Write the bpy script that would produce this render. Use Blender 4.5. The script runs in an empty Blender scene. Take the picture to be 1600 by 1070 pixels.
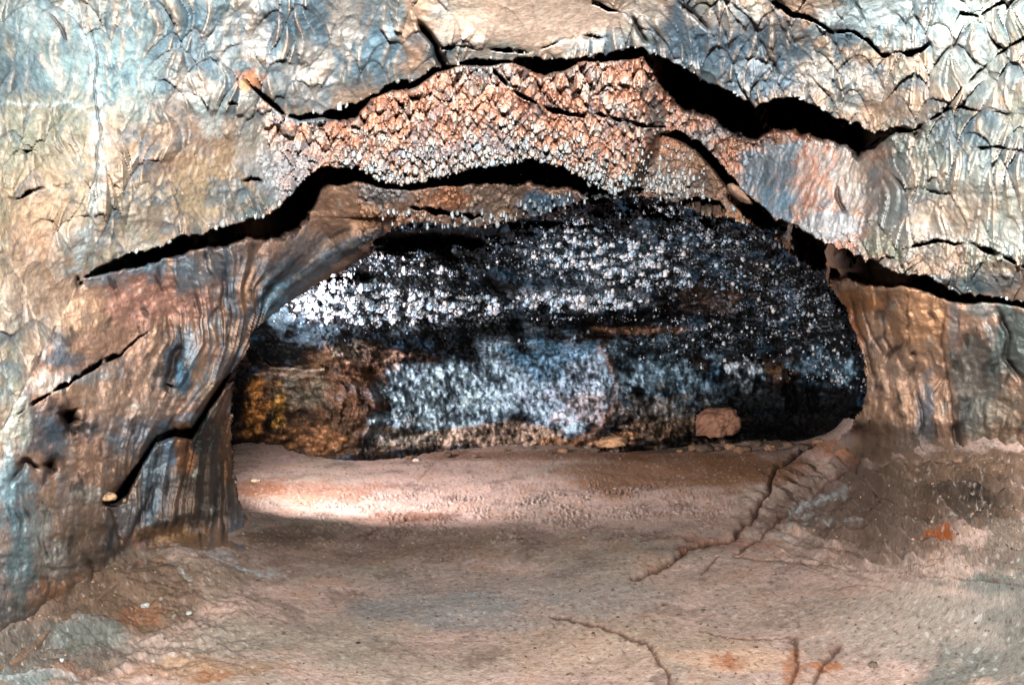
import bpy, math, random
import numpy as np
C = bpy.context.scene
random.seed(7)
RNG = np.random.default_rng(11)

# ------------------------------------------------------------------ camera, world, lights, exposure
F = 1555.0                      # focal length in photograph pixels (35 mm on 36 mm film, 1600 px wide)
EYE = 1.5
cam_d = bpy.data.cameras.new('camera'); cam_d.lens = 35.0; cam_d.sensor_width = 36.0; cam_d.clip_end = 200
cam = bpy.data.objects.new('camera', cam_d); C.collection.objects.link(cam)
cam.location = (0, 0, EYE); cam.rotation_euler = (math.radians(90), 0, 0)
C.camera = cam
w = bpy.data.worlds.new("World"); C.world = w; w.use_nodes = True
w.node_tree.nodes['Background'].inputs[0].default_value = (0.5, 0.6, 0.7, 1)
w.node_tree.nodes['Background'].inputs[1].default_value = 0.0      # underground: no sky
FLASH_H = 0.62                  # the flash is held this far above the lens
def lamp(name, kind, loc, energy, col, size):
    d = bpy.data.lights.new(name, kind); d.energy = energy; d.color = col
    d.shadow_soft_size = size
    o = bpy.data.objects.new(name, d); C.collection.objects.link(o); o.location = loc
    return o
flash = lamp('flash', 'POINT', (0.0, 0.0, EYE + FLASH_H), 2100, (1.0, 0.985, 0.97), 0.08)
# the helper's second flash, fired from behind the left pillar into the far chamber
slave = lamp('second_flash', 'SPOT', (-2.36, 6.75, 1.25), 800, (1.0, 0.92, 0.95), 0.2)
slave.data.spot_size = math.radians(118); slave.data.spot_blend = 0.5
from mathutils import Vector
slave.rotation_euler = (Vector((-1.45, 7.7, 1.42)) - slave.location).to_track_quat('-Z', 'Y').to_euler()
C.view_settings.view_transform = 'Standard'; C.view_settings.look = 'None'
C.view_settings.exposure = 0.0; C.view_settings.gamma = 1.0
C.cycles.max_bounces = 2; C.cycles.diffuse_bounces = 0; C.cycles.glossy_bounces = 1
C.cycles.sample_clamp_indirect = 2.0

# ------------------------------------------------------------------ helpers
def smooth(a, b, x):
    t = np.clip((x - a) / (b - a), 0, 1); return t * t * (3 - 2 * t)
_P = RNG.permutation(512); _G = RNG.normal(size=(512, 2)); _G /= np.linalg.norm(_G, axis=1)[:, None]
_R = RNG.random(4096)
def perlin(x, y, seed=0):
    xi = np.floor(x).astype(np.int64); yi = np.floor(y).astype(np.int64)
    fx = x - xi; fy = y - yi
    def g(ix, iy):
        h = _P[(_P[(ix + seed * 37) & 511] + iy) & 511]
        return _G[h]
    u = fx * fx * fx * (fx * (fx * 6 - 15) + 10); v = fy * fy * fy * (fy * (fy * 6 - 15) + 10)
    def d(ix, iy, dx, dy):
        gg = g(ix, iy); return gg[..., 0] * dx + gg[..., 1] * dy
    a = d(xi, yi, fx, fy); b = d(xi + 1, yi, fx - 1, fy)
    c = d(xi, yi + 1, fx, fy - 1); e = d(xi + 1, yi + 1, fx - 1, fy - 1)
    return ((a + (b - a) * u) + ((c + (e - c) * u) - (a + (b - a) * u)) * v) * 1.5
def fbm(x, y, seed=0, octs=4, gain=0.5):
    s = 0; a = 1; t = 0
    for k in range(octs):
        s = s + a * perlin(x * 2 ** k, y * 2 ** k, seed + k * 5 + 1); t += a; a *= gain
    return s / t * 1.4
def ridged(x, y, seed=0, octs=3):
    s = 0; a = 1; t = 0
    for k in range(octs):
        s = s + a * (1 - np.abs(perlin(x * 2 ** k, y * 2 ** k, seed + k * 7))*1.6); t += a; a *= 0.5
    return s / t
def rnd(i, j, k):
    return _R[(i * 73 + j * 179 + k * 577 + (i * j) % 97) & 4095]
def scallop(x, y, cw, ch, seed=0, slant=0.0, wp=1.0):
    """fish-scale drips: 0 just under each arched lip, rising to the next lip; plus a random id per scale"""
    wx = x + slant * y + wp * cw * 0.35 * perlin(x / cw / 1.6, y / ch / 1.6, seed + 3)
    wy = y + wp * ch * 0.5 * perlin(x / cw / 1.9, y / ch / 1.9, seed + 4)
    U = wx / cw; V = wy / ch
    i0 = np.floor(U).astype(np.int64); j0 = np.floor(V).astype(np.int64)
    best = np.full(U.shape, 1.4); bid = np.zeros(U.shape); sec = np.full(U.shape, 1.6)
    for dj in (-3, -2, -1, 0):
        for di in (-1, 0, 1):
            i = i0 + di; j = j0 + dj
            ui = i + 0.15 + 0.7 * rnd(i, j, seed) + 0.5 * (j & 1)
            vi = j + 0.9 * rnd(i, j, seed + 1)
            a = 1.2 + 2.2 * rnd(i, j, seed + 2)
            du = U - ui
            s = V - (vi + a * du * du)
            ok = (s > 0) & (s < best) & (np.abs(du) < 0.8)
            sec = np.where(ok, best, np.where((s > 0) & (s < sec) & (np.abs(du) < .8), s, sec))
            best = np.where(ok, s, best); bid = np.where(ok, rnd(i, j, seed + 5), bid)
    global LAST_RIDGE
    LAST_RIDGE = np.exp(-((sec - best) / .22) ** 2) * smooth(.05, .3, best)
    return best, bid
class RBF:
    """thin plate spline through inverse depths"""
    def __init__(s, pts):
        p = np.array(pts, float); s.p = p[:, :2] / 1000.0; n = len(p)
        d = np.linalg.norm(s.p[:, None] - s.p[None], axis=2)
        K = s.k(d) + np.eye(n) * 0.0008
        Q = np.hstack([np.ones((n, 1)), s.p]); A = np.zeros((n + 3, n + 3))
        A[:n, :n] = K; A[:n, n:] = Q; A[n:, :n] = Q.T
        s.w = np.linalg.solve(A, np.concatenate([1 / p[:, 2], np.zeros(3)])); s.n = n
    @staticmethod
    def k(r): return np.where(r > 1e-9, r * r * np.log(np.maximum(r, 1e-9)), 0)
    def __call__(s, x, y):
        x = np.asarray(x, float) / 1000; y = np.asarray(y, float) / 1000
        r = s.w[s.n] + s.w[s.n + 1] * x + s.w[s.n + 2] * y
        for i in range(s.n):
            q = (x - s.p[i, 0]) ** 2 + (y - s.p[i, 1]) ** 2
            r = r + s.w[i] * 0.5 * q * np.log(np.maximum(q, 1e-12))
        return 1 / np.clip(r, 1 / 16.0, 1 / 1.2)
def line_dist(x, y, pts):
    best = np.full(x.shape, 1e9); tt = np.zeros(x.shape); n = len(pts) - 1
    for k in range(n):
        (x0, y0), (x1, y1) = pts[k], pts[k + 1]
        dx, dy = x1 - x0, y1 - y0; L = dx * dx + dy * dy
        t = np.clip(((x - x0) * dx + (y - y0) * dy) / L, 0, 1)
        d = np.hypot(x - x0 - t * dx, y - y0 - t * dy)
        m = d < best; best = np.where(m, d, best); tt = np.where(m, (k + t) / n, tt)
    return best, tt
def inside(x, y, poly):
    r = np.zeros(x.shape, bool); n = len(poly)
    for k in range(n):
        (x0, y0), (x1, y1) = poly[k], poly[(k + 1) % n]
        if y0 == y1: continue
        c = ((y0 > y) != (y1 > y)) & (x < (x1 - x0) * (y - y0) / (y1 - y0) + x0)
        r ^= c
    return r
def lin(c):
    c = np.array(c, float) / 255.0
    return np.where(c <= 0.04045, c / 12.92, ((c + 0.055) / 1.055) ** 2.4)
def mixc(col, c, wgt):
    return col + (lin(c) - col) * np.clip(wgt, 0, 1)[..., None]

ST = 1.6
xs = np.concatenate([np.arange(-520, -24, 12.), np.arange(-20, 1621, ST), np.arange(1632, 2120, 12.)])
ysM = np.concatenate([np.arange(-470, -24, 12.), np.arange(-20, 1100, ST)])
def world(x, y, D):
    return np.stack([(x - 800) / F * D, D, EYE - (y - 535) / F * D], -1)

# ------------------------------------------------------------------ materials
def rock_mat(name, rough=0.62, spec=0.4, bump=0.35, scale=1.0, var=0.35):
    m = bpy.data.materials.new(name); m.use_nodes = True; nt = m.node_tree; N = nt.nodes; L = nt.links
    b = N['Principled BSDF']; at = N.new('ShaderNodeVertexColor'); at.layer_name = 'Col'
    tc = N.new('ShaderNodeTexCoord')
    n1 = N.new('ShaderNodeTexNoise'); n1.inputs['Scale'].default_value = 55 * scale; n1.inputs['Detail'].default_value = 5
    n1.inputs['Roughness'].default_value = 0.7
    n2 = N.new('ShaderNodeTexNoise'); n2.inputs['Scale'].default_value = 190 * scale; n2.inputs['Detail'].default_value = 3
    L.new(tc.outputs['Object'], n1.inputs['Vector']); L.new(tc.outputs['Object'], n2.inputs['Vector'])
    mr = N.new('ShaderNodeMapRange'); mr.inputs[1].default_value = 0.3; mr.inputs[2].default_value = 0.7
    mr.inputs[3].default_value = 1 - var; mr.inputs[4].default_value = 1 + var
    L.new(n1.outputs['Fac'], mr.inputs[0])
    mx = N.new('ShaderNodeVectorMath'); mx.operation = 'SCALE'
    L.new(at.outputs['Color'], mx.inputs[0]); L.new(mr.outputs[0], mx.inputs['Scale'])
    L.new(mx.outputs[0], b.inputs['Base Color'])
    ad = N.new('ShaderNodeMath'); ad.operation = 'MULTIPLY_ADD'; ad.inputs[1].default_value = 0.5
    L.new(n2.outputs['Fac'], ad.inputs[0]); L.new(n1.outputs['Fac'], ad.inputs[2])
    bp = N.new('ShaderNodeBump'); bp.inputs['Strength'].default_value = bump; bp.inputs['Distance'].default_value = 0.02
    L.new(ad.outputs[0], bp.inputs['Height']); L.new(bp.outputs['Normal'], b.inputs['Normal'])
    b.inputs['Roughness'].default_value = rough; b.inputs['Specular IOR Level'].default_value = spec
    return m
M_CEIL = rock_mat('glazed_lava', 0.62, 0.3, 0.4)
M_WALL = rock_mat('flow_lava', 0.72, 0.22, 0.5)
M_FAR = rock_mat('wet_black_lava', 0.55, 0.12, 0.7, 0.6, 0.6)
M_FLOOR = rock_mat('floor_lava', 0.8, 0.25, 0.5, 0.8, 0.28)

# ------------------------------------------------------------------ object helpers
def tag(o, label=None, cat=None, kind=None, group=None):
    if label: o['label'] = label
    if cat: o['category'] = cat
    if kind: o['kind'] = kind
    if group: o['group'] = group
    return o
def make_mesh(name, V, faces, col, mat, parent=None, smooth_=True):
    me = bpy.data.meshes.new(name)
    faces = np.asarray(faces, np.int32); k = faces.shape[1]
    me.vertices.add(len(V)); me.vertices.foreach_set('co', V.astype(np.float32).ravel())
    me.loops.add(faces.size); me.loops.foreach_set('vertex_index', faces.ravel())
    me.polygons.add(len(faces)); me.polygons.foreach_set('loop_start', np.arange(0, faces.size, k, dtype=np.int32))
    me.polygons.foreach_set('use_smooth', np.full(len(faces), smooth_))
    if col is not None:
        a = me.color_attributes.new('Col', 'FLOAT_COLOR', 'POINT')
        a.data.foreach_set('color', np.hstack([np.clip(col, 0.003, 0.95), np.ones((len(col), 1))]).astype(np.float32).ravel())
    me.update(calc_edges=True); me.materials.append(mat)
    o = bpy.data.objects.new(name, me); C.collection.objects.link(o)
    if parent: o.parent = parent
    return o
def sheet(name, X, Y, D, col, mask, mat, parent=None, skirt=0.0):
    """part of a grid as one mesh; open edges inside the frame are turned back into the rock"""
    fm = mask[:-1, :-1] & mask[1:, :-1] & mask[:-1, 1:] & mask[1:, 1:]
    ny, nx = X.shape; idx = np.arange(ny * nx).reshape(ny, nx)
    f = np.stack([idx[:-1, :-1][fm], idx[1:, :-1][fm], idx[1:, 1:][fm], idx[:-1, 1:][fm]], 1)
    V = world(X, Y, D).reshape(-1, 3); cc = col.reshape(-1, 3)
    used, inv = np.unique(f, return_inverse=True); f = inv.reshape(f.shape); V = V[used]; cc = cc[used]
    if skirt > 0:
        e = np.concatenate([f[:, [0, 1]], f[:, [1, 2]], f[:, [2, 3]], f[:, [3, 0]]])
        n = len(V); key = np.minimum(e[:, 0], e[:, 1]).astype(np.int64) * n + np.maximum(e[:, 0], e[:, 1])
        u, first, cnt = np.unique(key, return_index=True, return_counts=True)
        be = e[first[cnt == 1]]
        bv = np.unique(be); m = -np.ones(n, np.int64)
        rings = [V[bv]]; cur = n; Vs = [V]; cs = [cc]; fs = [f]; prev = {}
        m[bv] = bv; ids = bv.copy(); lut_prev = m.copy()
        for k, (dd) in enumerate((0.35, 1.0)):
            q = V[bv].copy(); sc = 1 + skirt * dd / q[:, 1:2]
            cen = np.array([0, 0, EYE]); q = cen + (q - cen) * sc
            q += RNG.normal(size=q.shape) * 0.01
            Vs.append(q); cs.append(cc[bv]); lut = -np.ones(n, np.int64); lut[bv] = cur + np.arange(len(bv)); cur += len(bv)
            fs.append(np.stack([lut_prev[be[:, 1]], lut_prev[be[:, 0]], lut[be[:, 0]], lut[be[:, 1]]], 1)); lut_prev = lut
        V = np.concatenate(Vs); cc = np.concatenate(cs); f = np.concatenate(fs)
    return make_mesh(name, V, f, cc, mat, parent)

# ------------------------------------------------------------------ depth of the rock (metres from the lens, at photograph pixels)
D_N = RBF([(-500, -450, 1.5), (200, -450, 2.0), (800, -450, 2.4), (1400, -450, 2.0), (2100, -450, 1.5), (-500, 300, 1.7), (-500, 1000, 2.0),
    (2100, 300, 1.9), (2100, 900, 2.2), (0, 0, 3.05), (400, 0, 3.3), (800, 0, 3.5), (1200, 0, 3.3), (1600, 0, 2.85), (800, 80, 3.95),
    (1050, 90, 4.1), (1200, 150, 4.1), (1350, 210, 4.0), (430, 170, 3.9), (200, 200, 3.3), (0, 200, 2.95), (0, 400, 3.0), (0, 560, 3.0),
    (0, 800, 3.1), (0, 1000, 3.35), (130, 430, 3.4), (300, 370, 3.8), (450, 310, 4.2), (500, 260, 4.3), (1600, 200, 2.8), (1600, 400, 3.1),
    (1450, 300, 3.5), (1350, 380, 4.0), (1250, 340, 4.4), (1500, 450, 3.7), (1600, 480, 3.4), (60, 640, 3.2), (100, 1000, 3.9)])
D_B = RBF([(400, 160, 3.92), (450, 230, 4.2), (500, 262, 4.35), (600, 150, 4.2), (600, 270, 4.85), (700, 120, 4.2), (800, 110, 4.3), (800, 180, 4.8), (800, 250, 5.4), (900, 120, 4.55), (1000, 100, 4.75),
    (1000, 180, 5.3), (1000, 250, 5.9), (1100, 190, 5.6), (1200, 220, 5.2), (1330, 240, 4.5), (1150, 260, 5.8), (1300, 360, 4.5), (1230, 330, 4.9), (900, 180, 5.0), (800, -50, 4.0), (950, 270, 5.8)])
D_2 = RBF([(100, 430, 3.4), (150, 450, 3.65), (240, 420, 4.0), (330, 400, 4.4), (430, 380, 5.0), (500, 310, 5.6), (560, 390, 6.0), (460, 450, 5.5),
    (390, 520, 5.1), (300, 500, 4.6), (200, 550, 4.1), (100, 620, 3.5), (60, 700, 3.4), (150, 700, 4.0), (300, 640, 4.7), (370, 570, 5.05), (250, 660, 4.5),
    (100, 850, 3.9), (180, 800, 4.5), (200, 880, 5.0), (100, 950, 4.1), (0, 1000, 3.4), (0, 1090, 3.7), (200, 960, 5.4), (620, 300, 5.6), (700, 300, 5.9),
    (700, 350, 6.2), (850, 295, 6.6), (850, 330, 6.9), (950, 300, 6.25), (1000, 290, 6.1), (1060, 250, 6.0), (1100, 240, 6.05), (1150, 330, 6.4),
    (1200, 365, 6.5), (1230, 420, 6.3), (1300, 440, 5.7), (1350, 470, 5.1), (1360, 570, 5.3), (1350, 650, 5.6), (1320, 690, 6.2), (1420, 460, 4.4),
    (1500, 480, 4.0), (1600, 490, 3.55), (1450, 600, 4.85), (1500, 690, 4.55), (1600, 600, 4.0), (1600, 690, 4.1), (1400, 700, 5.2), (1600, 760, 4.7),
    (1400, 760, 6.1), (2100, 600, 2.4), (2100, 900, 2.6), (1600, 900, 5.2), (-500, 700, 1.9), (-500, 1100, 2.2)])
D_3 = RBF([(400, 560, 5.6), (370, 600, 5.75), (300, 690, 5.25), (365, 740, 5.95), (380, 820, 5.95), (440, 850, 6.2), (300, 850, 5.2), (220, 850, 5.2), (260, 740, 5.0), (200, 800, 4.75),
    (240, 880, 5.1), (400, 880, 6.3), (170, 860, 4.7), (300, 940, 5.6)])
D_F = RBF([(385, 690, 11.6), (440, 640, 10.6), (520, 640, 9.5), (500, 400, 7.6), (640, 350, 7.7), (800, 340, 8.1), (1000, 290, 7.9), (1200, 360, 7.6), (1380, 500, 7.4), (600, 480, 8.9), (800, 500, 10.1), (1000, 480, 9.8),
    (1200, 500, 9.3), (1000, 400, 9.0), (800, 420, 9.2), (600, 560, 9.9), (780, 560, 10.7), (780, 700, 10.3), (950, 600, 10.0), (950, 700, 9.9),
    (1100, 600, 10.5), (1100, 690, 10.2), (1250, 690, 10.3), (1380, 650, 9.3), (480, 500, 8.6), (400, 540, 10.3), (480, 600, 9.9), (590, 620, 9.3),
    (350, 650, 10.6), (350, 760, 10.8), (250, 600, 10.8), (590, 720, 10.0), (1380, 760, 10.4), (800, 780, 11.0)])
D_G = RBF([(800, 1070, 4.36), (800, 950, 5.3), (800, 850, 6.4), (800, 780, 7.7), (800, 740, 8.8), (800, 705, 10.0), (800, 680, 10.9), (400, 1070, 4.1), (0, 1070, 3.15), (0, 1000, 3.35),
    (200, 950, 4.5), (200, 880, 4.8), (300, 858, 5.2), (395, 856, 5.95), (300, 900, 5.0), (420, 800, 7.3), (370, 740, 9.0), (250, 740, 9.2), (250, 800, 7.0), (1200, 1070, 4.2), (1600, 1070, 3.75), (1600, 930, 4.0), (1600, 800, 4.02),
    (1600, 700, 4.15), (1400, 900, 4.75), (1350, 800, 5.6), (1330, 712, 6.3), (1200, 715, 8.8), (1200, 850, 5.95), (1000, 850, 6.2), (1000, 715, 9.5), (500, 715, 10.2), (500, 690, 11.2),
    (1250, 690, 10.2), (1300, 670, 10.5), (1450, 716, 4.75), (1380, 712, 5.4), (1600, 620, 4.3), (-500, 1100, 1.8), (2100, 1100, 2.4), (800, 1500, 2.5), (-500, 1500, 1.4), (2100, 1500, 1.5), (0, 900, 3.6), (100, 960, 3.95)])

# ------------------------------------------------------------------ lips: (x, y, thickness of the hollow seen under it)
LA = [(370, 112, 0), (410, 150, 3), (440, 172, 5), (470, 182, 6), (500, 178, 4), (525, 168, 18), (555, 164, 22), (580, 150, 4), (610, 132, 9), (650, 126, 12), (680, 108, 6), (720, 98, 3),
      (770, 92, 9), (800, 92, 4), (850, 96, 22), (880, 94, 18), (910, 88, 6), (960, 84, 10), (1005, 74, 16), (1040, 92, 55), (1090, 120, 62), (1140, 145, 62), (1180, 168, 50),
      (1205, 158, 48), (1240, 150, 55), (1270, 165, 45), (1300, 182, 42), (1340, 196, 46), (1360, 212, 22), (1400, 200, 5), (1430, 205, 0)]
L2 = [(128, 434, 0), (180, 408, 15), (240, 385, 22), (330, 362, 26), (400, 341, 34), (430, 330, 44), (460, 305, 62), (486, 272, 62), (505, 258, 30), (560, 266, 16), (600, 284, 10), (640, 286, 9),
      (700, 276, 14), (740, 262, 22), (780, 254, 30), (830, 250, 36), (880, 258, 36), (920, 284, 22), (950, 298, 6), (975, 300, 0)]
L3 = [(1030, 206, 0), (1060, 208, 10), (1085, 218, 14), (1110, 240, 18), (1140, 275, 24), (1165, 305, 34), (1200, 330, 52), (1230, 350, 62), (1290, 378, 62), (1340, 400, 44), (1400, 425, 22), (1450, 434, 20),
      (1490, 458, 14), (1560, 465, 6), (1620, 480, 4), (1700, 500, 0)]
L5 = [(160, 790, 0), (175, 782, 10), (200, 745, 34), (225, 710, 14), (245, 684, 8), (270, 671, 16), (300, 668, 22), (312, 652, 18), (350, 592, 16), (385, 560, 24), (400, 545, 24)]
MINOR = [
  ([(20, 652, 0), (35, 640, 4), (70, 618, 5), (100, 598, 7), (150, 570, 11), (190, 550, 6), (215, 525, 7), (245, 508, 0)], 34),
  ([(1205, 0, 6), (1240, 20, 9), (1275, 30, 4), (1300, 48, 7), (1330, 46, 3), (1355, 62, 4), (1378, 86, 6), (1400, 80, 14), (1440, 74, 11), (1462, 62, 4), (1480, 58, 0)], 26),
  ([(1480, 60, 0), (1500, 20, 5), (1530, 22, 6), (1550, 8, 8), (1575, 0, 0)], 16),
  ([(1335, 240, 2), (1380, 212, 3), (1430, 200, 4), (1475, 172, 4), (1500, 140, 3), (1560, 82, 3), (1605, 56, 3)], 24),
  ([(925, 3, 3), (950, 12, 5), (975, 18, 3), (985, 32, 2)], 12),
  ([(690, 72, 5), (720, 74, 3), (780, 76, 4), (825, 82, 3), (880, 62, 2), (960, 56, 2), (1010, 66, 3)], 14),
  ([(1365, 402, 0), (1420, 384, 3), (1465, 374, 5), (1520, 382, 6), (1570, 402, 6), (1605, 415, 4)], 18),
  ([(0, 268, 1), (20, 240, 1.6), (60, 236, 2), (84, 243, 2), (112, 248, 2), (118, 285, 0)], 10),
  ([(25, 310, 2), (60, 295, 2.6), (84, 288, 2), (118, 292, 1)], 10),
  ([(360, 285, 2), (400, 278, 3), (420, 290, 0)], 10),
  ([(900, 165, 2), (940, 178, 4), (985, 192, 5), (1040, 196, 4)], 10),
  ([(770, 110, 4), (800, 140, 6), (850, 165, 9), (900, 178, 5), (930, 185, 0)], 12),
  ([(640, 348, 3), (700, 352, 0)], 10),
  ([(1450, 178, 2), (1500, 165, 3), (1540, 175, 2), (1600, 180, 2)], 14),
  ([(1515, 232, 2), (1560, 228, 3), (1600, 236, 2)], 12),
  ([(1390, 300, 1), (1440, 296, 3), (1490, 303, 2)], 14),
  ([(340, 170, 2), (360, 160, 4), (400, 160, 0)], 10),
  ([(1060, 318, 3), (1085, 310, 20), (1125, 318, 24), (1135, 330, 0)], 14),
  ([(985, 300, 0), (1000, 296, 8), (1030, 300, 8), (1050, 306, 0)], 14),
  ([(640, 322, 2), (670, 325, 12), (720, 332, 14), (760, 336, 0)], 12),
]
def cusps(x, amp, per, seed):
    t = x / per + 0.8 * perlin(x / per / 2.3, np.full(np.shape(x), seed * 3.7), seed)
    c = np.abs((t % 1.0) - 0.5) * 2          # 1 at cusp
    h = rnd(np.floor(t + 0.5).astype(np.int64), np.full(np.shape(x), seed, np.int64), 3)
    return amp * ((0.1 + 1.1 * h * h) * c ** 2.2 - 0.3) + amp * 1.3 * fbm(x / per / 3, np.full(np.shape(x), 9.1 + seed), seed, 4)
def lip_curve(L, x, amp=5, per=17, seed=1):
    L = np.array(L, float)
    return np.interp(x, L[:, 0], L[:, 1]) + cusps(x, amp, per, seed), np.interp(x, L[:, 0], L[:, 2], left=0, right=0)
h0 = FLASH_H
def threshold(D1, dpx):
    """depth at which a surface dpx below a lip at depth D1 leaves the lip's shadow"""
    q = h0 / D1 - np.maximum(dpx, 0) / F
    return np.where(q > 0.03, h0 / np.maximum(q, 0.03), 20.0)

HOLE = [(362, 640), (363, 600), (372, 575), (385, 560), (390, 535), (398, 516), (420, 500), (440, 482), (480, 456), (520, 432), (560, 410), (578, 398), (583, 376), (600, 370), (620, 356), (650, 348),
        (700, 354), (740, 358), (780, 351), (820, 345), (850, 333), (880, 322), (930, 313), (990, 306), (1040, 313), (1080, 330), (1100, 338), (1150, 346), (1180, 356), (1210, 374), (1240, 400),
        (1290, 440), (1318, 480), (1338, 530), (1354, 570), (1354, 605), (1346, 640), (1330, 668), (1305, 692), (1290, 735), (1290, 900), (452, 900), (446, 846), (418, 838), (394, 824), (381, 803), (372, 775), (366, 740), (363, 700)]
FOOT = [(-520, 1100), (0, 1085), (60, 1045), (190, 940), (240, 904), (300, 892), (420, 878), (456, 880), (1280, 740), (1350, 752), (1450, 756), (1600, 744), (2110, 800)]

def blobs(col, x, y, L, seed=0, ns=0.5):
    for k, (bx, by, rx, ry, c, s) in enumerate(L):
        m = (np.abs(x - bx) < rx * 2.7) & (np.abs(y - by) < ry * 2.7)
        if not m.any(): continue
        xx, yy = x[m], y[m]
        n = fbm(xx / (rx * .45 + 8), yy / (ry * .45 + 8), seed + k, 4)
        r = np.hypot((xx - bx) / rx, (yy - by) / ry) + ns * n
        wgt = smooth(1.15, 0.55, r) * s * smooth(2.6, 1.9, np.maximum(np.abs(xx - bx) / rx, np.abs(yy - by) / ry))
        col[m] = mixc(col[m], c, wgt)
    return col
CREAM = (236, 226, 214); CYAN = (214, 234, 236); SLATE = (98, 120, 132); DSLATE = (48, 62, 72); TAN = (192, 162, 142); ORANGE = (226, 158, 116)
PINK = (196, 152, 130); BROWN = (124, 88, 64); BLACK = (14, 13, 13); BLUE = (120, 168, 200); OLIVE = (164, 166, 148); GREY = (150, 140, 130)

# ================================================================== the near rock: ceiling, left wall, pillar, right wall
X, Y = np.meshgrid(xs, ysM)
print('grid', X.shape)
wx = X + 5 * fbm(X / 40, Y / 40, 91, 3); wy = Y + 5 * fbm(X / 40, Y / 40, 95, 3)
dN = D_N(X, Y); dB = D_B(X, Y); d2 = D_2(X, Y); d3 = D_3(X, Y)
D = dN.copy()
ZONE = np.zeros(X.shape, int)           # 0 ceiling 1 inner ceiling 2 wall/ledge 3 pillar
def apply_lip(D, L, amp, per, seed, dnext, wgt, tail=None):
    yl, T = lip_curve(L, X, amp, per, seed)
    La = np.array(L, float); ybase = np.interp(xs, La[:, 0], La[:, 1])
    T = T * (1 + .22 * fbm(X / 45, X * 0 + seed * 2.3, seed + 60, 2))
    if tail: T = T * (.7 + .9 * fbm(X / 30, X * 0 + seed * 1.3, seed + 61, 2)).clip(.15, 2) * .7
    # depth of the lip itself in each column
    j = np.clip(np.searchsorted(ysM, ybase) - 1, 0, len(ysM) - 1)
    D1 = D[j, np.arange(len(xs))]
    if dnext is not None:
        w_ = np.exp(-np.linspace(-2, 2, 15) ** 2); D1 = np.convolve(np.pad(D1, 7, 'edge'), w_ / w_.sum(), 'valid')
    D1 = D1[None, :]
    dl = Y - yl; db = Y - ybase[None, :] - amp * .4
    below = (dl > 0) & (X >= L[0][0]) & (X <= L[-1][0])
    new = D + (dnext - D) * wgt if dnext is not None else D
    thr0 = threshold(D1, db); thrT = threshold(D1, T * 1.04 + 0.3)
    deep = np.maximum(new, np.maximum(thr0, thrT) * 1.03 + 0.05 + 0.004 * T)
    inT = db < T * (1 + 0.16 * fbm(X / 14, Y / 12, seed + 40, 3)) + 0.4
    if tail:                               # the pocket fades back to the same surface
        lit = np.where(db < T + tail, np.maximum(new, thrT * .985 - (thrT * .985 - new) * smooth(T, T + tail, db)), new)
    else:
        kn = 91 if seed == 2 else 31; ker = np.hanning(kn); ker /= ker.sum(); cv = lambda a: np.convolve(np.pad(a, kn // 2, 'edge'), ker, 'valid')
        yb2 = cv(ybase); T2_ = cv(T[0]); dq = Y - yb2[None, :] - amp * .4
        lit = np.minimum(new, threshold(cv(D1[0])[None, :], np.maximum(T2_[None, :] * 1.02 - 4, 0) + 0.30 * np.maximum(dq - T2_[None, :], 0)) * 0.985)
    k = smooth(0.5, 3.0, T)
    if seed == 3: lit = new + (lit - new) * smooth(1035, 1130, X)
    if tail: full = np.where(inT, deep, lit)
    else:
        Tn = T * (1 + 0.16 * fbm(X / 14, Y / 12, seed + 40, 3)); full = deep + (lit - deep) * smooth(Tn * .72 - 1, Tn * 1.04 + .8, db)
        full = np.where(db < 1, deep, full)
    res = full * k + new * (1 - k)
    return np.where(below, res, D), below, yl, T
wA = smooth(370, 560, X) * smooth(1425, 1330, X)
D, mA, yA, TA = apply_lip(D, LA, 7, 21, 1, dB, wA)
ZONE[mA & (X > 372) & (X < 1418)] = 1
tn = smooth(-10, 110, X - (130 - (Y - 430) * 0.45))
D_a, m2, y2, T2 = apply_lip(D, L2, 6, 18, 2, d2, tn)
D_b, m3, y3, T3 = apply_lip(D, L3, 7, 19, 3, d2, np.ones_like(X))
# columns between the two lips run on without a step; the far left is one piece with the ceiling
gapy = np.interp(X, [900, 975, 1030, 1100], [300, 300, 207, 207])
g = smooth(gapy - 8, gapy + 40, Y) * ((X > 960) & (X < 1045))
D = np.where(m2, D_a, np.where(m3, D_b, np.where((X > 960) & (X < 1045), D + (d2 - D) * g, D)))
left = (X < 128)
D = np.where(left, dN + (d2 - dN) * tn, D)
ZONE[m2 | m3 | ((X > 960) & (X < 1045) & (Y > gapy))] = 2
ZONE[left & (Y > 430 + (130 - X) * 1.9)] = 2
ZONE[(X > 1700) & (Y > 500)] = 2
for k, (L, tail) in enumerate(MINOR):
    D, _, _, _ = apply_lip(D, L, 5, 21, 10 + k, None, None, tail)
wP = smooth(165, 235, X)
D, m5, y5, T5 = apply_lip(D, L5, 2.5, 15, 5, d3, wP)
ZONE[m5 & (Y > 560) & (X < 430)] = 3
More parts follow.
